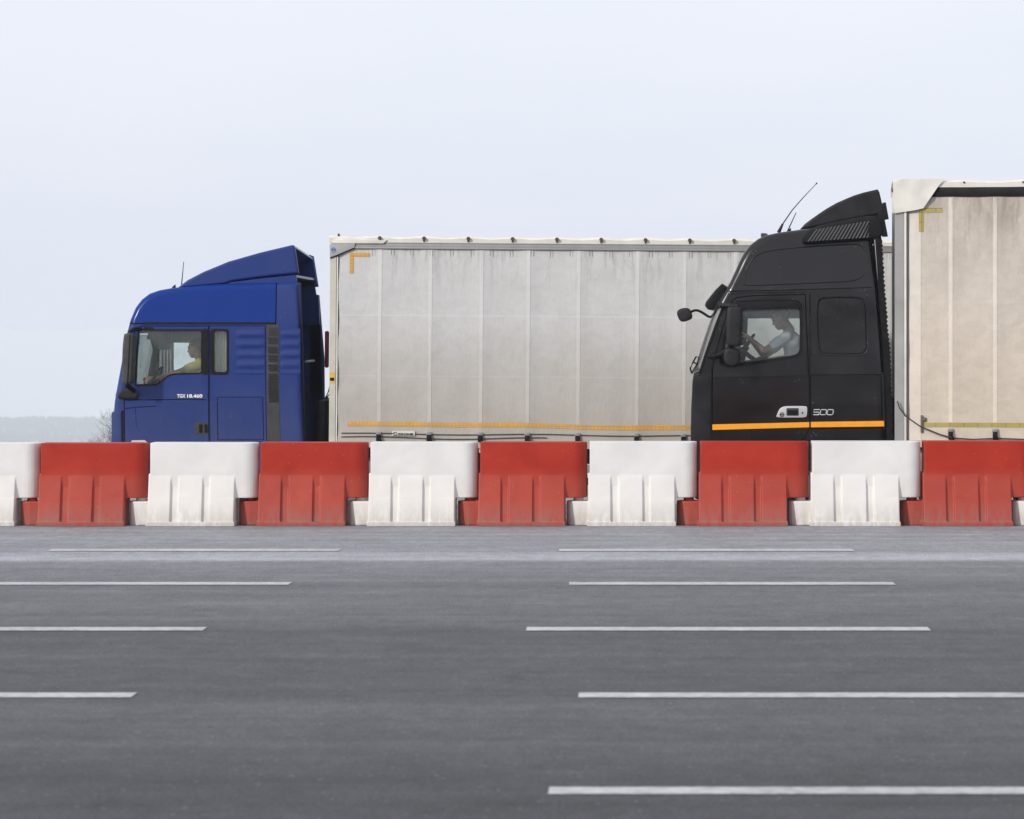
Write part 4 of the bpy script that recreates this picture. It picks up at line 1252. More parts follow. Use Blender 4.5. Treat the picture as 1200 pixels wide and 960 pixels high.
def extra_blue(V, root, cur, strip, cy, ys, ztop, zc1, L_):
    # cream corner post
    bm = bmesh.new()
    bm_prism(bm, V.P([(384.6, 284), (391.8, 284), (391.8, 566), (384.6, 566)]), ys - .004, ys + .06)
    post = obj('corner_post', bm, cream, root)
    bm = bmesh.new(); bm_box(bm, V.x(392.4), V.x(394.0), ys + .0, ys + .05, V.z(566), V.z(290)); obj('post_edge', bm, off_white, post)
    bm = bmesh.new(); bm_box(bm, V.x(394.0), V.x(394.8), ys + .008, ys + .05, V.z(566), V.z(290)); obj('post_gap', bm, matte_black, post)
    bm = bmesh.new(); bm_box(bm, 0.0, .06, HW - .06, HW, V.z(566), V.z(284)); obj('corner_post', bm, cream, root)
    # grey corner bracket with a round blue emblem, white lip over it
    bm = prism(V.P([(383.8, 287.6), (387.6, 284.6), (413.4, 284.6), (413.4, 289.8), (394, 298.3), (384.6, 301.8)]), ys - .022, ys + .03, .004)
    br = obj('corner_bracket', bm, bracket_grey, root)
    bm = prism(V.P([(384.4, 302.2), (394, 298.8), (413.4, 290.2), (414, 291.0), (394, 299.8), (384.6, 303.2)]), ys - .016, ys + .0); obj('bracket_edge', bm, matte_black, br)
    bm = prism(V.P([(387, 285.2), (393, 280.4), (451, 280.9), (447, 285.0)]), ys - .028, ys - .005, .002); obj('roof_lip', bm, off_white, root)
    # emblem: ring with an m-like mark
    cx, cz = V.p(388.6, 293.0); r = V.m(2.8)
    bm = bmesh.new()
    for k in range(20):
        a0, a1 = R(-40 + 260 * k / 20), R(-40 + 260 * (k + 1) / 20)
        q = [(cx + rr * math.cos(a), cz + rr * 1.1 * math.sin(a)) for rr, a in ((r, a0), (r, a1), (r * .76, a1), (r * .76, a0))]
        bm_prism(bm, q, ys - .0265, ys - .02)
    for dx in (-.45, 0, .45): bm_box(bm, cx + r * dx - .004, cx + r * dx + .004, ys - .0265, ys - .02, cz - r * .4, cz + r * .45)
    bm_box(bm, cx - r * .6, cx + r * .6, ys - .0265, ys - .02, cz - r * 1.15, cz - r * .95)
    bm_box(bm, cx - r * .45, cx + r * .45, ys - .0268, ys - .02, cz + r * .35, cz + r * .5)
    obj('emblem', bm, emblem_blue, br)
    # black and yellow sticker on the post
    bm = bmesh.new(); bm_box(bm, V.x(384.9), V.x(391.0), ys - .007, ys, V.z(449), V.z(437)); obj('post_sticker', bm, simple('sticker_yellow', (.66, .42, .04), .5), post)
    bm = bmesh.new(); bm_box(bm, V.x(385.4), V.x(390.4), ys - .009, ys, V.z(446.4), V.z(442.6)); obj('sticker_print', bm, matte_black, post)
    # rusty bow ends along the roof edge, with rust runs
    px = 390.2
    x = V.x(442.5); k = 0
    while x < L_ - .2:
        b = bmesh.new()
        r_ = bmesh.ops.create_cone(b, cap_ends=True, segments=14, radius1=.026, radius2=.020, depth=.05, matrix=Matrix.Translation((x, ys - .022, V.z(278.6))) @ Matrix.Rotation(R(90), 4, 'X'))
        bm_box(b, x - .012, x + .012, ys - .02, ys, V.z(282.5), V.z(278))
        obj('roof_rivet', b, rust, root)
        x += V.m(51.9)
    b = bmesh.new(); bm_box(b, V.x(393), V.x(395), ys, ys + .1, V.z(276.8), V.z(273.6), .008); obj('roof_catch', b, rust, root)
    # tape: inverted L and the long strip
    strip('reflective_tape', V.x(407.6), V.x(431.2), V.z(300.6), V.z(296.0), tape_orange)
    strip('reflective_tape', V.x(407.6), V.x(412.2), V.z(320.2), V.z(300.9), tape_orange)
    strip('reflective_tape', V.x(406.7), L_ - .4, V.z(500.2), V.z(494.8), tape_orange, f=lambda x: .012 * math.sin(x * 1.1) + .006 * math.sin(x * 3.1))
    # puckered hem strip below it and two lashing cords
    for zz, amp, x1 in ((507.8, .008, L_ - .3), (512.4, .014, V.x(640))):
        pts = []
        n = 110
        x0 = V.x(399)
        for i in range(n + 1):
            x = x0 + (x1 - x0) * i / n
            z = V.z(zz) + amp * math.sin(x * 2.9) - .03 * math.exp(-(x - x0) * 3) * 0
            pts.append((x, cy(x, z) - .012, z))
        obj('lashing_cord', tube(pts, .0065, 6), dark_grey, cur)
    # maker's plate
    b = bmesh.new(); bm_box(b, V.x(458.8), V.x(485.2), cy(V.x(470), V.z(507)) - .020, cy(V.x(470), V.z(507)) - .006, V.z(509.8), V.z(504.6)); pl = obj('name_plate', b, off_white, cur)
    yb = cy(V.x(470), V.z(507)) - .020
    me = text_mesh('KRONE', V.x(466), V.x(483.5), V.z(509.3), V.z(507.0), yb, .004, .06); link('plate_lettering', me, matte_black, pl, smooth=False)
    b = bmesh.new()
    bm_tube(b, [(V.x(462.4) + V.m(2.2) * math.cos(a / 14 * 2 * PI), yb - .003, V.z(507.6) + V.m(1.6) * math.sin(a / 14 * 2 * PI)) for a in range(15)], .004, 5); obj('plate_emblem', b, matte_black, pl)
    # curtain rollers' stitched pockets under the rail
    b = bmesh.new()
    x = V.x(434); k = 0
    while x < L_ - .3:
        for dx in (0, .035):
            bm_box(b, x + dx - .0025, x + dx + .0025, cy(x, zc1 - .06) - .004, cy(x, zc1 - .06), zc1 - .10 + .02 * random.random(), zc1 - .004)
        x += V.m(23.2) * random.uniform(.95, 1.05); k += 1
    obj('roller_pocket', b, simple('stitching', (.26, .26, .25), .8), cur)
    # suzi coils between the truck and the trailer
    for yy, pz, mt, nm in ((-.35, 0, red_plastic, 'air_hose'), (.0, 1, chassis_mat, 'air_hose')):
        pts = []
        for i in range(160):
            t = i / 159
            a = t * 2 * PI * 13
            cxx = V.x(381.6) - .0 - .02 * math.sin(PI * t)
            pts.append((cxx + .035 * math.cos(a), yy + .05 * math.sin(a), V.z(388) + (V.z(440) - V.z(388)) * t))
    bm = bmesh.new(); bm_box(bm, V.x(372.2), V.x(376.8), -.55, -.45, V.z(432), V.z(388), .02); obj('hose_bracket', bm, red_plastic, root)
    bm = bmesh.new()
    for k in range(3):
        bm_tube(bm, [(V.x(378), -.4 + .1 * k, V.z(455 + 6 * k)), (V.x(372), -.4 + .1 * k, V.z(470)), (V.x(370.5), -.4 + .1 * k, V.z(490)), (V.x(373), -.4 + .1 * k, V.z(530))], .018, 8)
    bm_box(bm, V.x(366), V.x(378), -.9, .9, V.z(560), V.z(470), .05)
    obj('hose_bundle', bm, matte_black, root)

curtain_a = curtain_mat('grey_tarpaulin', (.54, .54, .535), (.39, .355, .31), 1.0, 1.2, 3.78, [(2.83, .012, .14), (2.04, .008, .08)])
strap_a = curtain_mat('grey_strap_webbing', (.61, .61, .60), (.47, .435, .385), .6, 1.2, 3.78, [(2.83, .012, .1)])
TA = dict(top=276.2, roof_edge=284.2, rail_top=283.2, rail_bot=291.2, cur_bot=514, cur_low=524, rivet0=(442.5 - 384.4) / FPX * 36, rivet_p=51.9 / FPX * 36,
          rail_x0=.25, rail_lip=True, rail_m=rail_grey, front_m=off_white, cur_x0=394.6, poles=[443, 502, 562, 617, 676, 745, 800], pole_p=60 / FPX * 36,
          strap_w=.050, strap_low=497, strap_m=strap_a, buckle=(505.5, 517.5))
trailer(36.05, BG, R(.42), 384.4, TA, 'long grey curtain-side trailer with a rusty-riveted white roof edge behind the blue truck', curtain_a, None, extra_blue)

def extra_black(V, root, cur, strip, cy, ys, ztop, zc1, L_):
    # grey front post, white edge and dark slot
    bm = bmesh.new(); bm_box(bm, V.x(1048.4), V.x(1059.2), ys - .002, ys + .07, V.z(566), V.z(240)); post = obj('corner_post', bm, simple('galvanised_post', (.34, .335, .33), .5, metal=.2, var=.2, scale=2), root)
    bm = bmesh.new(); bm_box(bm, V.x(1059.6), V.x(1062.2), ys - .012, ys + .04, V.z(566), V.z(240), .003); obj('post_edge', bm, off_white, post)
    bm = bmesh.new(); bm_box(bm, V.x(1062.2), V.x(1065.2), ys + .02, ys + .06, V.z(566), V.z(240)); obj('post_gap', bm, dark_grey, post)
    bm = bmesh.new(); bm_box(bm, V.x(1063.6), V.x(1064.4), ys + .0, ys + .02, V.z(566), V.z(240)); obj('post_rod', bm, rail_grey, post)
    bm = bmesh.new(); bm_box(bm, 0.0, .06, HW - .06, HW, V.z(566), V.z(214)); obj('corner_post', bm, off_white, root)
    # folded white corner flap of the roof tarp
    pts = [(1046.4, 213.4), (1052, 211.6), (1058, 210.4), (1080, 210.2), (1106.7, 210.4), (1098.6, 219.6), (1081.8, 244.4), (1074, 246.2), (1062, 248.2), (1048, 250.2), (1047, 232)]
    me_bm = bmesh.new()
    P_ = V.P(pts)
    cxm = sum(p[0] for p in P_) / len(P_); czm = sum(p[1] for p in P_) / len(P_)
    top = prism(P_, ys - .030, ys - .010)
    bmesh.ops.triangulate(top, faces=[f for f in top.faces if len(f.verts) > 4])
    bmesh.ops.subdivide_edges(top, edges=top.edges[:], cuts=3, use_grid_fill=True)
    for v in top.verts:
        x_, z_ = v.co.x, v.co.z
        crease = (x_ - V.x(1058)) * .62 + (z_ - V.z(210))       # diagonal fold line
        v.co.y += -.016 * math.exp(-(crease / .05) ** 2) + .008 * pnoise(Vector((x_ * 7, 1, z_ * 7)))
    me_bm.free()
    obj('corner_flap', top, off_white, root, ang=40)
    # tape
    strip('reflective_tape', V.x(1076.6), V.x(1104), V.z(249), V.z(244.0), tape_yellow, .005)
    strip('reflective_tape', V.x(1076.6), V.x(1082), V.z(272), V.z(249.4), tape_yellow, .005)
    strip('reflective_tape', V.x(1081.5), L_ - .4, V.z(500.4), V.z(495.2), tape_yellow, .004)
    # light reinforced hem next to the post
    strip('curtain_hem', V.x(1065.4), V.x(1079), V.z(516), V.z(250), T_hem, .003)
    # latch at the tape's start
    b = bmesh.new()
    bm_box(b, V.x(1078.6), V.x(1081.4), cy(V.x(1080), 1.2) - .03, cy(V.x(1080), 1.2) - .004, V.z(507), V.z(486.4), .008)
    bm_box(b, V.x(1080.5), V.x(1085.5), cy(V.x(1080), 1.2) - .024, cy(V.x(1080), 1.2) - .004, V.z(494), V.z(489), .01)
    obj('curtain_latch', b, simple('worn_latch', (.14, .12, .10), .6, var=.4, scale=30), cur)
    # customs cord
    def sag(pts, n=10):
        out = []
        for (a, b_) in zip(pts, pts[1:]):
            for i in range(n): t = i / n; out.append((a[0] + (b_[0] - a[0]) * t, a[1] + (b_[1] - a[1]) * t))
        out.append(pts[-1]); return smooth_poly(out, 2, False)
    c = sag([(1051.5, 470), (1054, 478), (1061, 487.5), (1078, 499.5), (1100, 508.5), (1116, 513), (1140, 514.6), (1166, 513.2), (1200, 514.4), (1250, 513.4), (1320, 514.6), (1500, 514)], 6)
    pts = [(V.x(a), cy(max(V.x(1066), V.x(a)), 1.0) - .03, V.z(b_)) for a, b_ in c]
    obj('customs_cord', tube(pts, .0085, 6), dark_grey, cur)
    b = bmesh.new()
    for x in [V.x(1129), V.x(1197.5), V.x(1265), V.x(1334)]:
        r_ = bmesh.ops.create_uvsphere(b, u_segments=10, v_segments=8, radius=.012, matrix=Matrix.Translation((x, ys - .015, V.z(214.2))))
    obj('roof_stud', b, rust, root)
    # hoses hanging in front of the headboard
    b = bmesh.new()
    for k, (dx, dy) in enumerate(((0, -.2), (2.0, -.05), (3.6, .1), (1.2, .25))):
        pts = [(V.x(1045.2 + dx * .4), ys + .35 + dy, V.z(468)), (V.x(1046.6 + dx * .5), ys + .35 + dy, V.z(480)), (V.x(1045 + dx), ys + .35 + dy, V.z(495)), (V.x(1047.2 + dx * .6), ys + .35 + dy, V.z(508)), (V.x(1044.5 + dx * .5), ys + .35 + dy, V.z(530)), (V.x(1049), ys + .35 + dy, V.z(545))]
        bm_tube(b, [(p[0], p[1], p[2]) for p in pts], .014, 7)
    obj('hose_bundle', b, simple('dusty_hose', (.09, .085, .08), .8, var=.5, scale=14), root)

T_hem = curtain_mat('beige_hem_webbing', (.68, .63, .565), (.70, .61, .51), .8, .95, 3.85, [], .28)
BK = -.15
curtain_b = curtain_mat('beige_tarpaulin', (.565, .51, .445), (.585, .505, .405), 1.4, .95, 3.85, [(2.60, .020, .05)], .75)
TBk = dict(top=211.2, roof_edge=219.8, rail_top=219.4, rail_bot=231, cur_bot=516, cur_low=524, rivet0=.8, rivet_p=.68,
           rail_x0=.32, rail_lip=False, rail_m=matte_black, front_m=off_white, cur_x0=1065.4, poles=[1117 - 3.5, 1165, 1217], pole_p=52 / FPX * 31.95,
           strap_w=.048, strap_low=495, strap_m=T_hem, buckle=(502, 516))
trailer(31.95, BK, 0, 1047.6, TBk, 'beige dusty curtain-side trailer with a folded white roof corner behind the black truck', curtain_b, None, extra_black, R(-5.2))
# ================================================================== BLACK TRUCK
def build_black():
    V = Veh('semi_truck', 32.0, 925, BK, 0, R(-4.0))
    root = V.root
    tag(root, 'black semi truck with an orange side stripe and the number 500 on its side', 'truck')
    sil = V.P([(808, 560), (808.4, 517), (809.2, 480), (811.0, 446), (812.4, 438), (816, 427), (822, 407), (830, 381), (837, 362), (844, 349), (851, 338), (856, 329), (861.5, 317), (867, 304.5),
               (872, 295), (879, 286.5), (888, 279.5), (898, 275), (912, 272), (928, 269.8), (945, 267.5), (975, 264), (1000, 262), (1021, 262), (1022.4, 285), (1024.4, 312), (1027, 337.5), (1030.6, 380), (1034.4, 430), (1036.4, 490), (1037.6, 517), (1038, 560)])
    body = solid_cab(V, sil, 338.5, .13, .08, [black_paint, dark_interior, interior])
    boolean(body, temp(prism(V.P([(818, 545), (820, 440), (830, 407), (846, 358), (856, 346), (1015, 346), (1020, 545)]), -HW + .07, HW - .07), [interior]))
    # wrap-round windscreen
    boolean(body, temp(prism(V.P([(800, 437.5), (818.6, 437.5), (826, 415), (838.5, 379), (846.5, 359), (820, 350)]), -HW - .3, HW + .3), [dark_interior]))
    for s in (-1, 1):
        bm = bmesh.new(); bm_lathe_y(bm, [(.50, min(s * (HW - .45), s * (HW + .2))), (.50, max(s * (HW - .45), s * (HW + .2)))], V.x(948), .48, 40); boolean(body, temp(bm, [dark_interior]))
    # long groove lines on the cab side
    groove(body, V, [(852, 341.6), (880, 341.0), (940, 339.6), (990, 338.2), (1027.6, 336.8)], w=.012)
    groove(body, V, [(851, 345), (866, 343.6), (944, 342.6)], w=.007, depth=.007)
    up = smooth_poly(V.P([(872.4, 331.6), (876, 316), (882, 304), (891, 297.2), (910, 293.4), (940, 290.6), (996, 287.4), (1009, 287.6), (1012, 297), (1013, 327), (973, 329.6), (904.6, 332.4), (875, 333.4)]), 2)
    ztp = .055
    def rim(o, poly, lift, w1=.016, dep=.010):
        # ring groove around a pressed panel, its shade put into a black floor
        outer = temp(prism(poly, -HW - .2, -HW + dep), [black_paint])
        boolean(outer, temp(prism(offset_poly(poly, w1), -HW - .5, -HW + .5)))
        if lift:
            zs = V.z(338.5)
            for v in outer.data.vertices: v.co.y *= 1 - .13 * (v.co.z - zs)
        outer.data.materials[0] = simple_black
        boolean(o, outer)
    for side in (-1, 1):
        yy = (-HW - .3, -HW + .3) if side < 0 else (HW - .3, HW + .3)
        ys = side * HW
        s = side
        door_poly = V.P([(834, 566), (834.4, 431), (838, 415), (845.5, 388), (852.5, 364), (856.5, 353.5), (863, 348.4), (880, 346.2), (944, 344.6), (946.6, 400), (948.7, 445), (948.9, 503), (938.6, 519), (936, 530), (932, 566)])
        door = part_from(body, door_poly, side, 'door', V, .010)
        frame = smooth_poly(V.P([(856, 361), (861, 354.6), (866, 352.4), (900, 351.4), (932, 351.4), (938.5, 354), (940.4, 361), (941, 410), (938, 417), (931, 420.2), (905, 424), (880, 428.5), (850, 431), (842.5, 428.4), (845, 412)]), 2)
        win = smooth_poly(V.P([(858, 365.5), (868, 363.6), (880, 363.2), (930, 361.6), (936.4, 362.2), (937.0, 368), (937.2, 408), (935.4, 414), (929, 416.6), (907, 420), (886, 423.4), (856, 426.2), (847.5, 425), (850, 402)]), 2)
        cut(door, frame, -HW - .3 if s < 0 else HW - .012, -HW + .012 if s < 0 else HW + .3, matte_black)
        cut(door, win, *yy)
        if side < 0:
            groove(door, V, [(835, 443.6), (870, 443.2), (905, 441.6), (944, 440)], w=.006, depth=.006)
        dob = keep_as(door, 'door', root); seal(V, door_poly, side, dob)
        # visor strip across the top of the window
        bm = prism(V.P([(857, 363), (861, 355.4), (867, 353.6), (931, 353.0), (936, 355), (938, 361.4), (900, 362.2), (866, 364)]), ys + s * .012, ys - s * .009, .003); obj('wind_deflector', bm, matte_black, dob)
        obj('window_glass', prism(offset_poly(win, -.004), ys - s * .022, ys - s * .028), glass, dob)
        # quarter-light bar
        bm = prism(V.P([(851.2, 392), (853.4, 380), (868, 363), (869.6, 363), (869.6, 425), (868, 425)][:0] or [(858.4, 364.6), (860.2, 364.4), (854.2, 426.4), (852.2, 426.4)]), ys - s * .01, ys - s * .035); obj('window_bar', bm, matte_black, dob)
        # stripe in two lengths
        bm = prism(V.P([(834.6, 497.9), (948.2, 494.9), (948.2, 500.9), (834.6, 504.4)]), ys + s * .0025, ys - s * .004); obj('orange_stripe', bm, orange_stripe, dob)
        # handle
        pl = smooth_poly(V.P([(909.2, 489.6), (910.5, 486), (913.6, 479), (919, 476.2), (930, 476.0), (944, 476), (946.2, 477.6), (945.6, 487.6), (943.6, 489.4), (930, 489.6)]), 1)
        h = obj('door_handle', prism(pl, ys + s * .012, ys - s * .01, .003), silver, dob)
        bm = bmesh.new(); bm_prism(bm, round_rect(V.x(921.6), V.x(936), V.z(487.4), V.z(478.4), .01), ys + s * .0145, ys)
        obj('handle_pocket', bm, dark_grey, h)
        bm = bmesh.new(); bm_prism(bm, round_rect(V.x(923), V.x(934.6), V.z(486.2), V.z(480.8), .008), ys + s * .021, ys)
        obj('handle_grip', bm, matte_black, h)
        bm = bmesh.new()
        cx, cz = V.p(916.4, 486.2); r0 = V.m(2.3)
        bm_tube(bm, [(cx + r0 * math.cos(2 * PI * k / 20), ys + s * .015, cz + r0 * math.sin(2 * PI * k / 20)) for k in range(21)], .0045, 6)
        bm_box(bm, cx - r0 * .7, cx + r0 * .7, ys + s * .017, ys + s * .012, cz - .006, cz + .006)
        r_ = bmesh.ops.create_cone(bm, cap_ends=True, segments=12, radius1=.010, radius2=.010, depth=.012, matrix=Matrix.Translation((V.x(940.4), ys + s * .012, V.z(484))) @ Matrix.Rotation(R(90), 4, 'X'))
        obj('handle_emblem', bm, matte_black, h)
        # lower rear locker and sleeper panel
        low = V.P([(949.4, 439.2), (1034.6, 438.6), (1036.4, 490), (1037.0, 502.4), (949.6, 503.2)])
        lp = part_from(body, low, side, 'locker', V, .008)
        if side < 0: pass
        lpo = keep_as(lp, 'locker_door', root); seal(V, low, side, lpo)
        bm = prism(V.P([(950.2, 494.7), (1035.6, 493.2), (1035.9, 499.7), (950.2, 501.0)]), ys + s * .0025, ys - s * .004); obj('orange_stripe', bm, orange_stripe, lpo)
        if side < 0:
            # outlined 500
            z0, z1 = V.z(486.2), V.z(480.2)
            def outl(path, w):
                q = bmesh.new(); bm_tube(q, [(a, ys - .004, b) for a, b in path], w, 4); return q
            q = bmesh.new()
            sh = V.m(1.2)
            for k, (xa, xb) in enumerate(((953.0, 959.8), (961.0, 967.8), (969.0, 975.8))):
                A, B = V.x(xa), V.x(xb)
                def sk(x, z): return (x + sh * (z - z0) / (z1 - z0) * .7, ys - .003, z)
                zm = (z0 + z1) / 2
                if k == 0: path = [(B, z1), (A, z1), (A, zm), (B - .008, zm), (B, zm - .008), (B, z0 + .008), (B - .008, z0), (A, z0)]
                else: path = [(A, z0 + .008), (A, z1 - .008), (A + .008, z1), (B - .008, z1), (B, z1 - .008), (B, z0 + .008), (B - .008, z0), (A + .008, z0), (A, z0 + .008)]
                bm_tube(q, [sk(*c_) for c_ in path], .0062, 6)
            obj('number_lettering', q, silver, lpo)
    # pressed panels in the cab side
    rim(body, up, 1, .013, .012)
    zs_ = V.z(338.5)
    def bead(poly, name, tap):
        pts = [(x, (-HW - .001) * (1 - (.13 * (z - zs_) if tap else 0)), z) for x, z in poly + [poly[0]]]
        obj(name, tube(pts, .0085, 6), black_paint, root)
    bead(offset_poly(up, -.012), 'panel_bead', True)
    bead(offset_poly(smooth_poly(V.P([(957, 353), (963, 349.2), (985, 348.4), (1006, 348.8), (1012, 352), (1014.4, 360), (1015.4, 400), (1015.6, 409), (1012, 414.4), (1004, 415.6), (972, 415.4), (962, 413.6), (958.4, 406)]), 2), -.012), 'panel_bead', False)
    rr2 = smooth_poly(V.P([(957, 353), (963, 349.2), (985, 348.4), (1006, 348.8), (1012, 352), (1014.4, 360), (1015.4, 400), (1015.6, 409), (1012, 414.4), (1004, 415.6), (972, 415.4), (962, 413.6), (958.4, 406)]), 2)
    rim(body, rr2, 0, .014, .012)
    groove(body, V, [(949.2, 345), (949.3, 437)], w=.010)
    groove(body, V, [(949.4, 503.6), (1037, 502.8)], w=.010)
    groove(body, V, [(834, 431), (834, 560)], w=.008)
    bo = keep_as(body, 'cab_body', root)
    # windscreen glass, bulging a little forward at the corner
    ws = V.P([(811.6, 437), (816.6, 422.5), (823, 402.5), (831, 378.5), (838.5, 359.5), (842.4, 352), (843.2, 352.6), (839.6, 360), (832, 379), (824.0, 403), (817.6, 423), (812.6, 437.2)])
    obj('windscreen', prism(ws, -HW + .02, HW - .02, .0), glass, root)
    bm = prism(V.P([(811.4, 437), (815.4, 437), (823, 413), (835, 377), (843, 358), (846.8, 359), (838.6, 379), (827, 413), (819.4, 437), (819, 440), (811, 440)]), -HW + .0, -HW + .06)
    bm2 = prism(V.P([(818.4, 437.6), (825.6, 415), (838.2, 379), (846.2, 359), (849.4, 360.6), (841.6, 380), (829, 416), (821.8, 437.6)]), -HW - .004, -HW + .05, .006)
    bm.free()
    obj('windscreen_pillar', bm2, matte_black, root)
    bm2 = prism(V.P([(818.4, 437.6), (825.6, 415), (838.2, 379), (846.2, 359), (849.4, 360.6), (841.6, 380), (829, 416), (821.8, 437.6)]), HW - .05, HW + .004, .006)
    obj('windscreen_pillar', bm2, matte_black, root)
    # lower windscreen seal
    # front corner panel and step skirt
    bm = prism(V.P([(808.9, 560), (809.4, 510), (811.6, 450), (813, 441.4), (830, 441), (832.6, 446), (832.8, 560)]), -HW - .010, -HW + .05, .012, 4)
    obj('corner_panel', bm, grey_black, root)
    bm = prism(V.P([(808.9, 560), (809.4, 510), (811.6, 450), (813, 441.4), (830, 441), (832.6, 446), (832.8, 560)]), HW - .05, HW + .010, .012, 4)
    obj('corner_panel', bm, grey_black, root)
    # roof deflector
    sp = V.P([(937.6, 267.6), (943, 261.6), (950.4, 256), (960, 249.2), (968.8, 243.4), (980, 237), (991.7, 231.8), (1001, 228), (1012, 224.6), (1028.6, 220.8), (1030.8, 224), (1036.2, 247), (1034.6, 250.2), (1010, 254.4), (980, 260), (964, 263.6), (950, 266.4)])
    s_ = temp(prism(sp, -1.0, 1.0, .03, 4), [grey_black])
    boolean(s_, temp(prism(V.P([(965, 272), (975, 247), (1028, 227), (1080, 220), (1080, 272)]), -.95, .95), [dark_interior]))
    keep_as(s_, 'roof_deflector', root)
    for side in (-1, 1):
        ys = side * 1.20; s = side
        gill = smooth_poly(V.P([(939.6, 281.4), (940.4, 276), (944, 270.4), (963, 263.2), (1000, 256), (1019, 252.8), (1027, 253.4), (1032.6, 260), (1034, 270), (1033, 278), (1019, 280), (980, 282.6), (948, 285.2), (941.6, 284.4)]), 1)
        g = obj('side_deflector', prism(gill, ys + s * .045, ys - s * .25, .02, 3), matte_black, root)
        bm = bmesh.new()
        # slanted slats
        top = lambda px: 266.8 + (1018 - px) * (-.0) - (px - 958) * .125 + 1.2
        bot = lambda px: 284.2 - (px - 950) * .065 - 1.0
        px = 946.0
        while px < 1017:
            dx = 10.5
            zt, zb_ = 268.4 - (px + dx - 958) * .155, 282.8 - (px - 950) * .062
            xb, xt = px, px + dx
            if xt > 1018.0:
                f = (1018.0 - xb) / dx; xt = 1018.0; zt = zb_ + (zt - zb_) * f
            if xb < 948: 
                pass
            p0, p1, p2, p3 = V.P([(xb, zb_), (xb + 2.0, zb_), (min(1018.4, xt + 2.0), zt), (xt, zt)])
            bm_prism(bm, [p0, p1, p2, p3], ys + s * .062, ys + s * .04)
            px += 4.3
        obj('deflector_slats', bm, simple('slat_grey', (.085, .085, .088), .5, var=.2), g)
        bm = prism(V.P([(1028, 253), (1034, 238), (1037.6, 237.2), (1041.2, 257), (1036.5, 258), (1040.2, 277.4), (1033.6, 278)]), ys + s * .02, ys - s * .02, .004); obj('side_flap', bm, matte_black, root)
        # corrugated rubber rear edge
        bm = bmesh.new()
        n = 46
        for k in range(n):
            t0 = k / n
            py0 = 280 + 240 * t0; py1 = 280 + 240 * (k + 1.02) / n
            def xr(py):
                pts = [(280, 1028.4), (337, 1032.4), (380, 1036), (420, 1039.6), (460, 1041.2), (520, 1042.8), (560, 1043)]
                for (a, xa), (b, xb) in zip(pts, pts[1:]):
                    if py <= b: return xa + (xb - xa) * (py - a) / (b - a)
                return 1043
            w = 5.0 - 1.2 * t0 + random.uniform(-.5, .5)
            q = V.P([(xr(py0) - 3.4, py0), (xr(py0) + w - 1.6, py0), (xr(py1) + w, (py0 + py1) / 2), (xr(py1) + w - 1.6, py1), (xr(py1) - 3.4, py1)])
            bm_prism(bm, q, s * (HW - .02), s * (HW - .14))
        obj('rubber_extension', bm, rubber, root)
        bm = prism(V.P([(1022.8, 280), (1025.0, 280), (1028.4, 318), (1031, 345), (1037.6, 440), (1039.4, 520), (1037.4, 520), (1035.8, 440), (1029, 345)]), s * (HW - .05), s * (HW - .10)); obj('rear_trim', bm, rubber, root)
        # light aluminium edge
        bm = prism(V.P([(1024.4, 281), (1025.8, 281), (1028.6, 318), (1031.4, 350), (1030.4, 350), (1027.4, 318)]), s * (HW - .03), s * (HW - .045)); obj('edge_strip', bm, silver, root)
        # mirrors
        yy = s * HW
        me = remesh(prism(V.P([(855, 359.6), (869.6, 360), (870.6, 364), (870, 384), (868.4, 404.6), (864, 406.4), (854.4, 406), (852, 402), (852.2, 380), (853.2, 363)]), yy + s * .10, yy + s * .34, .03), .012, 4)
        mo = link('mirror', me, grey_black, root, ang=80)
        me = remesh(prism(smooth_poly(V.P([(850, 409), (856, 407), (865, 408.6), (868.4, 414), (867.6, 425), (862, 430.6), (852, 429), (848.2, 420)]), 1), yy + s * .10, yy + s * .30, .03), .011, 4)
        link('wide_angle_mirror', me, grey_black, mo, ang=80)
        bm = bmesh.new()
        bm_tube(bm, [(V.x(842), yy - s * .02, V.z(358.6)), (V.x(846), yy + s * .16, V.z(358.2)), (V.x(866), yy + s * .22, V.z(359.4))], .030, 8)
        bm_tube(bm, [(V.x(831), yy - s * .02, V.z(417.4)), (V.x(838), yy + s * .12, V.z(417.4)), (V.x(846), yy + s * .2, V.z(415)), (V.x(856), yy + s * .22, V.z(407))], .026, 8)
        bm_box(bm, V.x(829.6), V.x(846), yy - s * .0, yy + s * .09, V.z(420.6), V.z(414), .02)
        bm_tube(bm, [(V.x(858), yy + s * .2, V.z(405)), (V.x(858), yy + s * .2, V.z(411))], .03, 8)
        obj('mirror_arm', bm, matte_black, mo)
    # sun visor over the windscreen
    bm = prism(V.P([(825.6, 358.4), (826.6, 354), (831.6, 347.6), (838, 339.6), (845.8, 332), (847.4, 334), (850, 336), (850.6, 341), (845, 351), (837.4, 362.4), (829, 362.6)]), -1.16, 1.16, .02); obj('sun_visor', bm, matte_black, root)
    # front mirror on its curved arm
    me = remesh(prism(smooth_poly(V.P([(793, 364), (798, 361.2), (805.4, 360.4), (808.6, 363), (811.4, 371.6), (809, 374.6), (800, 377.6), (796, 376), (792.8, 369)]), 1), -HW + .02, -HW + .20, .03), .011, 4)
    fm = link('front_mirror', me, grey_black, root, ang=80)
    c = smooth_poly([(808.5, 366), (812, 364), (817, 363.4), (823, 366.4), (829, 370.6), (832.6, 371.8), (835.6, 369), (839, 363)], 2, False)
    obj('mirror_arm', tube([(V.x(a), -HW + .10, V.z(b)) for a, b in c], .015, 8), matte_black, fm)
    # wiper spindle frame at the foot of the windscreen
    c = [(810.4, 438), (808.6, 432), (812, 424.5), (815.4, 418.4), (819, 418.8), (816.6, 427), (812.4, 434), (810.4, 438)]
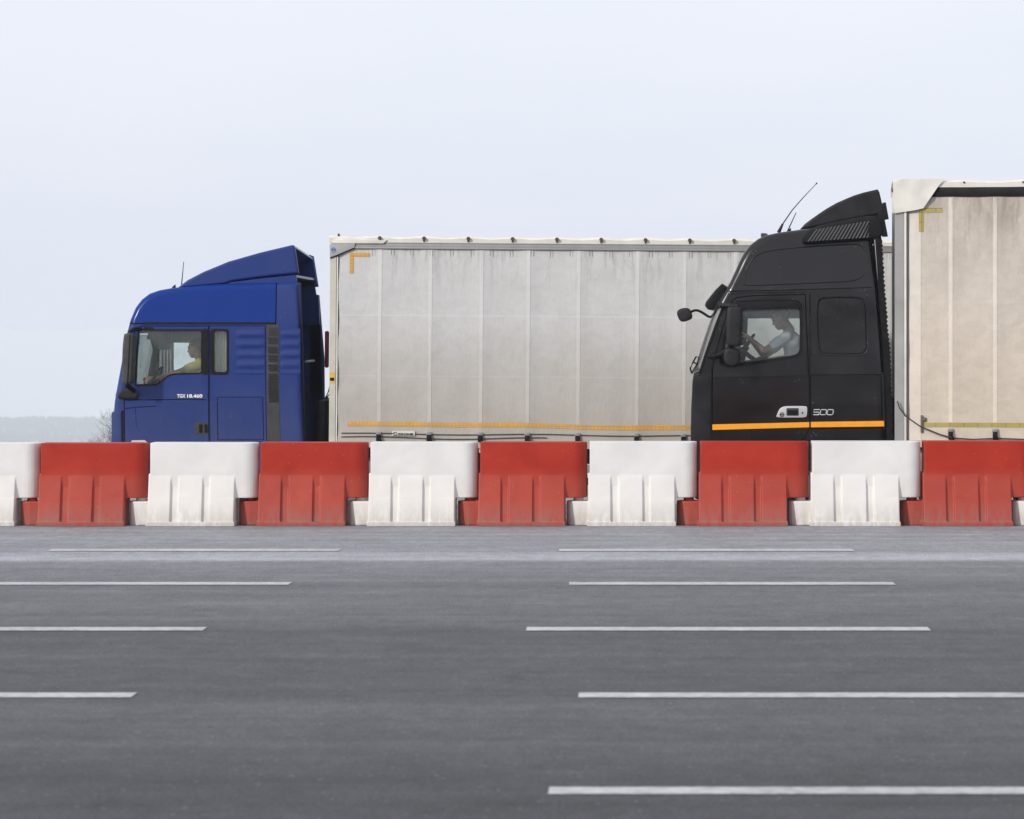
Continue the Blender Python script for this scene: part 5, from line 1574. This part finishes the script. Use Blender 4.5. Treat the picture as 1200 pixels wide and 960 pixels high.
    bm = tube([(V.x(a), -HW + .06, V.z(b)) for a, b in c], .011, 6)
    bm_tube(bm, [(V.x(812), -HW + .06, V.z(424.5)), (V.x(816.6), -HW + .06, V.z(427))], .010, 6)
    obj('wiper_frame', bm, matte_black, root)
    # roof lamp, fin and two antennas
    bm = prism(V.P([(891, 273.2), (892.4, 272), (898.6, 272.6), (900, 275.6), (897.4, 279), (891.4, 279)]), -.98, -.86, .01); obj('roof_lamp', bm, dark_grey, root)
    bm = prism(V.P([(920.4, 271.4), (922.6, 267), (926.4, 264.2), (927, 270.4)]), -.5, -.44); obj('antenna_foot', bm, matte_black, root)
    bm = bmesh.new()
    Dm = 32 + HW - .9
    bm_tube(bm, [(V.x(912), -.9, V.z(271.5)), (V.x(917), -.9, V.z(261))], .022, 8, .012)
    bm_tube(bm, [(V.x(916.8), -.9, V.z(261.4)), (V.x(928), -.9, V.z(245)), (V.x(942), -.9, V.z(229)), (V.x(956.8), -.9, V.z(213.6))], .0085, 6, .004)
    bmesh.ops.create_icosphere(bm, subdivisions=1, radius=.012, matrix=Matrix.Translation((V.x(957), -.9, V.z(213.3))))
    obj('antenna', bm, matte_black, root)
    bm = tube([(V.x(922), -.5, V.z(269)), (V.x(932.6), -.5, V.z(246))], .009, 6, .005); obj('antenna', bm, matte_black, root)
    bm = prism(V.P([(861.4, 324), (863.6, 318), (865, 318.6), (863, 324.4)]), -1.14, -.98, .004); obj('roof_marker_lamp', bm, red_lamp, root)
    # inside: dashboard, header band, far seat
    bm = bmesh.new()
    bm_prism(bm, V.P([(818, 545), (819, 445), (822, 437), (836, 430), (850, 428), (860, 431), (866, 440), (864, 545)]), -HW + .08, HW - .08)
    obj('dashboard', bm, dark_interior, root)
    bm = bmesh.new()
    bm_box(bm, V.x(858), V.x(948), HW - .16, HW - .13, V.z(372), V.z(350))
    obj('window_blind', bm, interior, root)
    bm = bmesh.new(); bm_box(bm, V.x(960), V.x(963), -1.1, 1.1, V.z(540), V.z(350)); obj('sleeper_wall', bm, dark_interior, root)
    # chassis and wheels
    bm = bmesh.new()
    for s in (-1, 1): bm_box(bm, V.x(825), V.x(825) + 5.4, s * .42 - .04, s * .42 + .04, .72, 1.0)
    bm_box(bm, V.x(1080), V.x(1140), -.5, .5, 1.0, 1.1)
    obj('chassis_frame', bm, chassis_mat, root)
    for s in (-1, 1):
        wheel(root, V.x(948), .48, s * (HW - .02), s, .47)
        wheel(root, V.x(948) + 3.7, .48, s * (HW - .02), s, .47)
        bm = bmesh.new(); bm_box(bm, V.x(1010), V.x(1010) + 1.1, s * (HW - .7), s * (HW - .05), .35, .9, .08, 3); obj('fuel_tank', bm, steel, root)
    bm = bmesh.new(); bm_box(bm, V.x(812), V.x(835), -HW + .06, HW - .06, .3, .75, .05); obj('front_bumper', bm, grey_black, root)
    seat_and_wheel(V, V.x(938), V.z(443), (V.x(868), -.62, V.z(411)), .23, R(-52), -.62)
    tumble(root, V.z(441), .08, 0)
    return V
VK = build_black()
driver(VK, 925, 1.15, 'driver in a white shirt leaning over the steering wheel inside the black truck', white_cloth,
       [(910.5, 373.5, 0), (920.5, 387, 0), (929, 432, 0), (919, 394, -.19), (893.5, 411.5, -.26), (872.5, 394.5, -.14), (890, 418, .26), (874, 398, .16)], R(-22))

# ================================================================== far trees and haze
def branchy(bm, p, d, L_, r, depth, rng, spread=.55):
    q = p + d * L_
    bm_tube(bm, [p, q], r, 4 if depth > 1 else 3, r * .62, caps=False)
    if depth == 0: return
    for k in range(3 if depth > 1 else 4):
        t = rng.uniform(.45, 1.0)
        ax = Vector((rng.uniform(-1, 1), rng.uniform(-1, 1), rng.uniform(-.2, .9))).normalized()
        nd = (d * (1 - spread) + ax * spread * 1.15); nd.z += .12; nd.normalize()
        branchy(bm, p + d * L_ * t, nd, L_ * rng.uniform(.58, .8), r * .6, depth - 1, rng, spread)

def bare_tree(x, y, h, seed, label, group=None):
    rng = random.Random(seed)
    z = gz(y) + (3.5 * pnoise(Vector((x * .006, y * .004, 1))) if y >= 300 else 0) - .1
    t = empty('bare_tree', (x, y, z))
    tag(t, label, 'tree', group)
    tb = bmesh.new(); bm_tube(tb, [(0, 0, 0), (.02 * h, 0, h * .16), (.0, 0, h * .34)], h * .022, 7, h * .015)
    obj('trunk', tb, bark, t)
    cb = bmesh.new()
    for k in range(6):
        a = 2 * PI * k / 6 + rng.uniform(-.3, .3)
        d = Vector((math.cos(a) * .7, math.sin(a) * .7, rng.uniform(.6, 1.3))).normalized()
        branchy(cb, Vector((0, 0, h * rng.uniform(.2, .34))), d, h * .26, h * .0065, 5 if y < 100 else 4, rng, .5)
    branchy(cb, Vector((0, 0, h * .32)), Vector((0, 0, 1)), h * .27, h * .013, 4, rng, .45)
    obj('crown', cb, bark, t)
    return t
bare_tree(X(184, 62), 62, 4.6, 5, 'bare twiggy shrub-like tree just beyond the front bumper of the blue truck')
for i, (px, y, h, lab) in enumerate([(48, 1020, 14.5, 'faint bare round-crowned tree in the haze below the ridge, leftmost of four'),
                                     (64, 1000, 16.5, 'faint bare tree in the haze with the widest crown below the ridge, second of four'),
                                     (84, 980, 16, 'faint tall bare tree in the haze below the ridge, third of four'),
                                     (106, 960, 18, 'faint bare tree in the haze nearest to the blue truck, rightmost of four')]):
    bare_tree(X(px, y), y, h, 20 + i, lab, 'bare trees in the haze below the ridge')
# wooded ridge: countless far trees read as one mass
rng = random.Random(11)
bm = bmesh.new()
for k in range(12000):
    y = 5120 - 850 * rng.random() ** 1.5
    x = rng.uniform(-1700, 1700)
    z = gz(y) + 3.5 * pnoise(Vector((x * .006, y * .004, 1)))
    h = rng.uniform(8, 13) * (1 + .25 * pnoise(Vector((x * .01, 0, 3))))
    if rng.random() < .012: h *= 1.5
    n = 6
    con = rng.random() < .45
    w = h * (.22 if con else .38)
    lv = [(0, w * .5), (.25, w), (.6, w * (.55 if con else .95)), (.85, w * (.22 if con else .6)), (1, .05)]
    rings = [[bm.verts.new((x + rr * rng.uniform(.75, 1.2) * math.cos(2 * PI * q / n), y + rr * math.sin(2 * PI * q / n), z - .5 + h * t)) for q in range(n)] for t, rr in lv]
    for a, b in zip(rings, rings[1:]):
        for q in range(n):
            j = (q + 1) % n; bm.faces.new((a[q], a[j], b[j], b[q]))
tag(obj('woodland', bm, far_foliage, smooth=False), 'hazy wooded ridge along the horizon at the far left', 'woodland', kind='stuff')

# the haze itself
hz = bmesh.new(); bm_box(hz, -2450, 2450, -320, 6550, -235, 6.0)
hm, N, L, P = new_mat('haze')
N.remove(P)
pv = N.new('ShaderNodeVolumePrincipled')
pv.inputs['Color'].default_value = (.865, .925, 1.0, 1)
pv.inputs['Density'].default_value = .00030
pv.inputs['Anisotropy'].default_value = -.25
L.new(pv.outputs[0], N['Material Output'].inputs['Volume'])
tag(obj('haze', hz, hm, smooth=False), kind='stuff')
